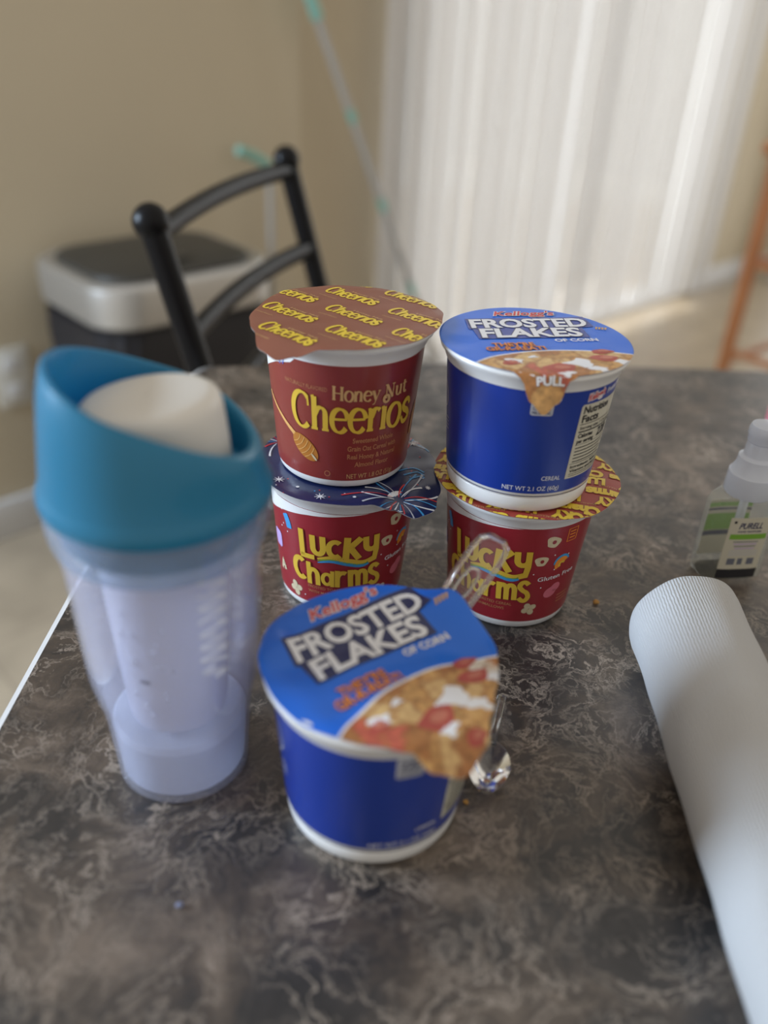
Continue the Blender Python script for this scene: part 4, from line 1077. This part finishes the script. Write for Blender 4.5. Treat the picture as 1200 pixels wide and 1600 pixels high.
# ------------------------------------------------------------------ tumbler
tu = empty('tumbler', (-.0849, .2780, TZ), 0, label='tall milky tumbler with teal spill lid and white cap', cat='tumbler')
mb = MB()
prof = [(.0262, .0012), (.0278, .0002), (.0287, .0012), (.0289, .004), (.0293, .012), (.0300, .021), (.0308, .033), (.0318, .041), (.0335, .048), (.0350, .056), (.0357, .065), (.0367, .085), (.0379, .112), (.0388, .121), (.0389, .1232)]
mb.lathe(prof, 128); mb.lathe([(r - .0016, z) for r, z in prof[2:]][::-1], 128)
mb.build('outer_shell', 'shell', tu)
mb = MB(); mb.lathe([(.0001, .0030), (.0255, .0030), (.0272, .0042), (.0277, .012), (.0282, .021), (.0287, .029), (.0270, .0315), (.0220, .0325), (.0100, .0310), (.0001, .0310)], 96); mb.build('base_plug', 'milkbase', tu)
mb = MB(); mb.lathe([(.0335, .139), (.0362, .139), (.0368, .1375), (.0362, .136), (.0368, .1345), (.0362, .133), (.0368, .1315), (.0362, .130), (.0368, .1285), (.0366, .1265), (.0335, .1265), (.0335, .139)], 96); mb.build('lid_thread', 'teal', tu)
mb = MB(); mb.lathe([(.0001, .0325), (.0185, .0325), (.0205, .0345), (.0212, .040), (.0230, .065), (.0257, .112), (.0264, .1225), (.0254, .1225), (.0247, .112), (.0220, .065), (.0202, .042), (.0185, .036), (.0001, .0345)], 96); mb.build('inner_cup', 'milky', tu)
mb = MB(); mb.lathe([(.0370, .1225), (.0396, .1225), (.0402, .1240), (.0402, .1262), (.0412, .1275), (.0413, .1300), (.0419, .1312), (.0421, .1400), (.0408, .1405), (.0370, .1380), (.0370, .1225)], 128); mb.build('collar', 'collar', tu)
# teal lid: lower skirt, then a collar whose upper edge sweeps from high on the left to low on the right
def rim_z(a):
    x = .037 * math.cos(a); y = .037 * math.sin(a)
    return .1780 - .30 * x - .11 * y + (-4.5 * x * x if x > 0 else 2.5 * x * x)
mb = MB(); seg = 144
v, f = [], []
rows = [(.0395, 0, .1390), (.0424, 0, .1405), (.0429, 0, .1425), (.0428, 0, .1450), (.0416, 0, .1475), (.0410, .0, .150), (.0404, .25, 0), (.0398, .5, 0), (.0390, .75, 0), (.0376, .94, 0), (.0370, .985, 0), (.0360, 1.0, 0), (.0350, .985, 0), (.0344, .93, 0), (.0340, .70, 0), (.0335, .4, 0), (.0330, .1, 0), (.0325, 0, .149), (.0300, 0, .1485), (.0268, 0, .1484)]
for r, t_, z in rows:
    for k in range(seg):
        a = 2 * PI * k / seg; zz = z if z else .150 + (rim_z(a) - .150) * t_
        lean = max(0, rim_z(a) - .172) / .016 if t_ else 0
        rr = r - .0022 * lean * t_ if r >= .036 else r - .0022 * lean * t_
        v.append((rr * math.cos(a), rr * math.sin(a), zz))
for i in range(len(rows) - 1):
    for k in range(seg):
        a, b = i * seg + k, i * seg + (k + 1) % seg; f.append((a, b, b + seg, a + seg))
mb.add(v, f); mb.build('spill_lid', 'teal', tu)
mb = MB(); xf = Matrix.Translation((.0025, .001, .149)) @ Matrix.Rotation(math.radians(7), 4, Vector((-.3, -1, 0)))
mb.lathe([(.0255, -.004), (.0258, .010), (.0257, .0225), (.0253, .0252), (.0243, .0272), (.0228, .0284), (.0205, .0290), (.0140, .0292), (.0005, .0292)], 96, xf=xf); mb.build('drinking_cap', 'capwhite', tu)
# droplets, the small grey mark and the pale vertical script inside the wall
rnd = random.Random(11); mb = MB()
spots = [(-12, .098), (-6, .088), (24, .092), (17, .085), (14, .081), (15, .073), (21, .073), (30, .071), (-9, .073), (-20, .086), (20, .058), (22, .055), (18, .034), (-8, .031), (-18, .022), (8, .016), (3, .045), (-14, .055), (12, .024), (-2, .05)]
for a, z in spots:
    A_ = math.radians(a - 16); r = .0209 + (.0257 - .0209) * max(0, (z - .03)) / .082 + .0004
    mb.ball((r * math.sin(A_), -r * math.cos(A_), z), rnd.uniform(.0005, .0010), 0, 10, rnd.uniform(1.0, 1.9))
o = mb.build('droplets', 'drop', tu); o['kind'] = 'stuff'
mb = MB()
for k in range(4):
    A_ = math.radians(-19 + 2.6 * k); r = .0235
    mb.bbox((-.0005, -.0001, -.0008), (.0005, .0001, .0008), .00005, 1, xf=Matrix.Translation((r * math.sin(A_), -r * math.cos(A_), .064)) @ Matrix.Rotation(A_, 4, 'Z'))
mb.build('volume_mark', 'mark', tu)
mb = MB()
for k in range(7):
    z0 = .074 + .0072 * k; pts_ = []
    for i in range(9):
        q = i / 8; A_ = math.radians(40 + 9 * math.sin(q * 6.28 + k)); z = z0 + .0062 * q
        r = .0355 + .0379 * 0 + (z - .056) * .045 + .0004; pts_.append((r * math.sin(A_), -r * math.cos(A_), z))
    mb.tube(pts_, .0005, 6)
mb.build('script_marks', 'drop', tu)

# ------------------------------------------------------------------ paper towel roll
pt = empty('paper_towel_roll', (.1599, .3653, TZ + .0281), 0, label='white paper towel roll lying at the right edge of the table', cat='paper towels')
ax = Vector((-.0048, -.2653, 0)).normalized(); sd = Vector((ax.y, -ax.x, 0)) * -1; LEN = .28
def towel_r(a, u):
    k = .0277 + .0003 * math.sin(3 * a + 8 * u) + .00022 * math.sin(7 * a - 16 * u + 1) + .00025 * math.sin(40 * u + 2 * a)
    k += .0016 * max(0.0, 1 - u / .4) ** 2
    return k
v, f, uvs = [], [], []
na, nu = 96, 70
for i in range(nu + 1):
    u = i / nu; uu = u * LEN; end = 0.0
    for k in range(na + 1):
        a = 2 * PI * k / na
        r = towel_r(a, u)
        if uu < .006: r -= .0035 * (1 - uu / .006) ** 2
        slant = -.004 * math.cos(a - .4) * max(0, 1 - uu / .05)
        p = ax * (uu + slant) + sd * r * math.cos(a) + Vector((0, 0, max(-.0278, r * math.sin(a))))
        v.append(p); uvs.append((uu / .28 * 1.0, a / (2 * PI) * .62))
for i in range(nu):
    for k in range(na):
        p = i * (na + 1) + k; f.append((p, p + 1, p + na + 2, p + na + 1))
nroll = len(v)
for i, fl in ((0, 1), (nu, -1)):      # ends: paper ring down to the core
    b0 = len(v)
    for rr in (1.0, .80, .52):
        for k in range(na + 1):
            a = 2 * PI * k / na; q = v[i * (na + 1) + k]; c_ = ax * (0 if i == 0 else LEN); d_ = q - c_
            v.append(c_ + Vector(d_) * rr + ax * (.0006 * fl if rr < 1 else 0)); uvs.append((0, 0))
    for j in range(2):
        for k in range(na):
            p = b0 + j * (na + 1) + k; q = (p, p + na + 1, p + na + 2, p + 1); f.append(q if fl == 1 else q[::-1])
o = build('paper_sheet', v, f, 'towel', pt)
uvl = o.data.uv_layers.new(name='UVMap')
for lp in o.data.loops: uvl.data[lp.index].uv = uvs[lp.vertex_index]
mb = MB(); mb.tube([ax * .001, ax * (LEN - .001)], .0142, 40, caps=False); mb.tube([ax * (LEN - .001), ax * .001], .0132, 40, caps=False); mb.build('core', 'core', pt)

# ------------------------------------------------------------------ hand sanitizer bottle
hs = empty('sanitizer_bottle', (.2165, .4545, TZ), math.radians(9), label='small clear pump bottle with cream label and green band', cat='bottle')
def oval(hx, hy, z, n=64, p=3.2):
    out = []
    for k in range(n):
        a = 2 * PI * k / n; c, s = math.cos(a), math.sin(a)
        out.append((hx * math.copysign(abs(c) ** (2 / p), c), hy * math.copysign(abs(s) ** (2 / p), s), z))
    return out
def oloft(levels, p=3.2, n=64):
    v, f = [], []
    for hx, hy, z in levels: v += oval(hx, hy, z, n, p)
    for i in range(len(levels) - 1):
        for k in range(n): f.append((i * n + k, i * n + (k + 1) % n, (i + 1) * n + (k + 1) % n, (i + 1) * n + k))
    f.append(tuple(range(n))[::-1]); f.append(tuple((len(levels) - 1) * n + k for k in range(n)))
    return v, f
v, f = oloft([(.0185, .0105, 0), (.0205, .0122, .0012), (.0212, .0128, .004), (.0212, .0128, .046), (.0206, .0125, .050), (.0190, .0118, .0535), (.0150, .0110, .0560), (.0105, .0105, .0572), (.0095, .0095, .0600)]); build('bottle_body', v, f, 'gel', hs)
LB = Art(); LB.rect(-13, 2.5, 13, 46, 'label', 0)
LB.rect(-13, 2.5, 13, 9.2, 'black', 1)
LB.text('PURELL', 0.5, 38.5, 4.2, 'navy', width=15, layer=1, align='C', shear=.25, off=.02)
LB.text('HAND SANITIZER', .5, 35.9, 1.2, 'navy', width=15, layer=1, align='C', off=.02)
LB.rect(-11, 31, 12.2, 34.6, 'green', 1)
for k in range(4): LB.rect(-8 + k * .6, 28.9 - 1.6 * k, 8 - k * .5, 29.5 - 1.6 * k, 'lavender' if k % 2 else 'mark', 1)
for k in range(3): LB.rect(-9, 22.4 - 1.5 * k, 9.5, 22.9 - 1.5 * k, 'grey', 1)
for x, w in ((-8.5, 5), (-1.8, 3.2), (4.2, 4.6)): LB.rect(x, 12.6, x + w, 17.2, 'mark', 1)
LB.rect(-10.6, 42.2, -9, 43.8, 'black', 1)
LB.grid(2.0, True, False)
def lab(u, z, layer):
    x = u / 1000; yy = .0128 * (1 - abs(x / .0212) ** 3.2) ** (1 / 3.2); return (x, -yy - .0003 - .00012 * layer, z / 1000)
mb = MB(); mats = LB.emit(mb, lab, ['label']); mb.build('front_label', mats, hs, smooth=False)
LB = Art(); LB.rect(-14, 4, 14, 44, 'label', 0); LB.rect(-14, 22, 14, 34, 'green', 1); LB.rect(-14, 18, 14, 21.5, 'navy', 1); LB.rect(-14, 39, 14, 42, 'green', 1); LB.rect(-14, 36.6, 14, 38, 'navy', 1); LB.grid(2.0, True, False)
def lab2(u, z, layer):
    x, y, zz = lab(u, z, layer); return (-x, -y, zz)
mb = MB(); mats = LB.emit(mb, lambda u, z, l: tuple(lab2(u, z, -l - 4.5)), ['label']); mb.build('back_label', mats, hs, smooth=False)
mb = MB(); mb.lathe([(.0085, .0565), (.0138, .0568), (.0143, .0580), (.0138, .0700), (.0132, .0705), (.0128, .0712), (.0112, .0750), (.0108, .0800), (.0092, .0808), (.0086, .0815), (.0082, .0900)], 48, cap0=True, cap1=True); mb.build('pump_collar', 'pump', hs)
mb = MB(); mb.lathe([(.0078, .0902), (.0086, .0905), (.0088, .0935), (.0094, .0950), (.0092, .0985), (.0084, .1005), (.0060, .1012)], 40, cap0=True, cap1=True)
mb.tube([(0, -.002, .0965), (.010, -.004, .0970), (.0235, -.006, .0945)], [.0055, .0048, .0036], 14); mb.build('pump_head', 'pump', hs)
mb = MB(); mb.tube([(0, 0, .0565), (0, 0, .004)], .0026, 14); mb.build('dip_tube', 'pump', hs)

# ------------------------------------------------------------------ small jar at the frame edge, crumbs
sj = empty('small_jar', (.3235, .655, TZ), 0, label='tiny lavender jar with pink lid behind the pump bottle', cat='jar')
mb = MB(); mb.lathe([(.010, 0), (.0125, .001), (.013, .003), (.013, .012), (.011, .0138)], 40, cap0=True, cap1=True); mb.build('jar_body', 'lavender', sj)
mb = MB(); mb.lathe([(.0128, .0140), (.0135, .0145), (.0135, .0250), (.0122, .0264), (.001, .0266)], 40, cap0=True, cap1=True); mb.build('jar_lid', 'pink', sj)
def crumb(loc, r, m, label, name, cat, seed):
    q = random.Random(seed); bm = bmesh.new(); bmesh.ops.create_icosphere(bm, subdivisions=2, radius=r)
    for w in bm.verts: w.co *= q.uniform(.75, 1.2); w.co.z = max(-r * .5, w.co.z * .6)
    zmin = min(w.co.z for w in bm.verts)
    for w in bm.verts: w.co.z -= zmin
    me = bpy.data.meshes.new(name); bm.to_mesh(me); bm.free(); me.materials.append(MT[m])
    o = bpy.data.objects.new(name, me); COL.objects.link(o); o.location = (*loc, TZ + .0002); tag(o, label=label, cat=cat)
crumb((.1274, .4105), .0019, 'crumb', 'tiny tan crumb on the table right of the right cup stack', 'cereal_crumb', 'crumb', 1)
crumb((.0430, .2590), .0013, 'crumb', 'tiny orange crumb on the table by the front cup base', 'cereal_crumb', 'crumb', 2)
crumb((-.0698, .2020), .0014, 'lint', 'tiny bluish speck on the table in front of the tumbler', 'lint_speck', 'speck', 3)
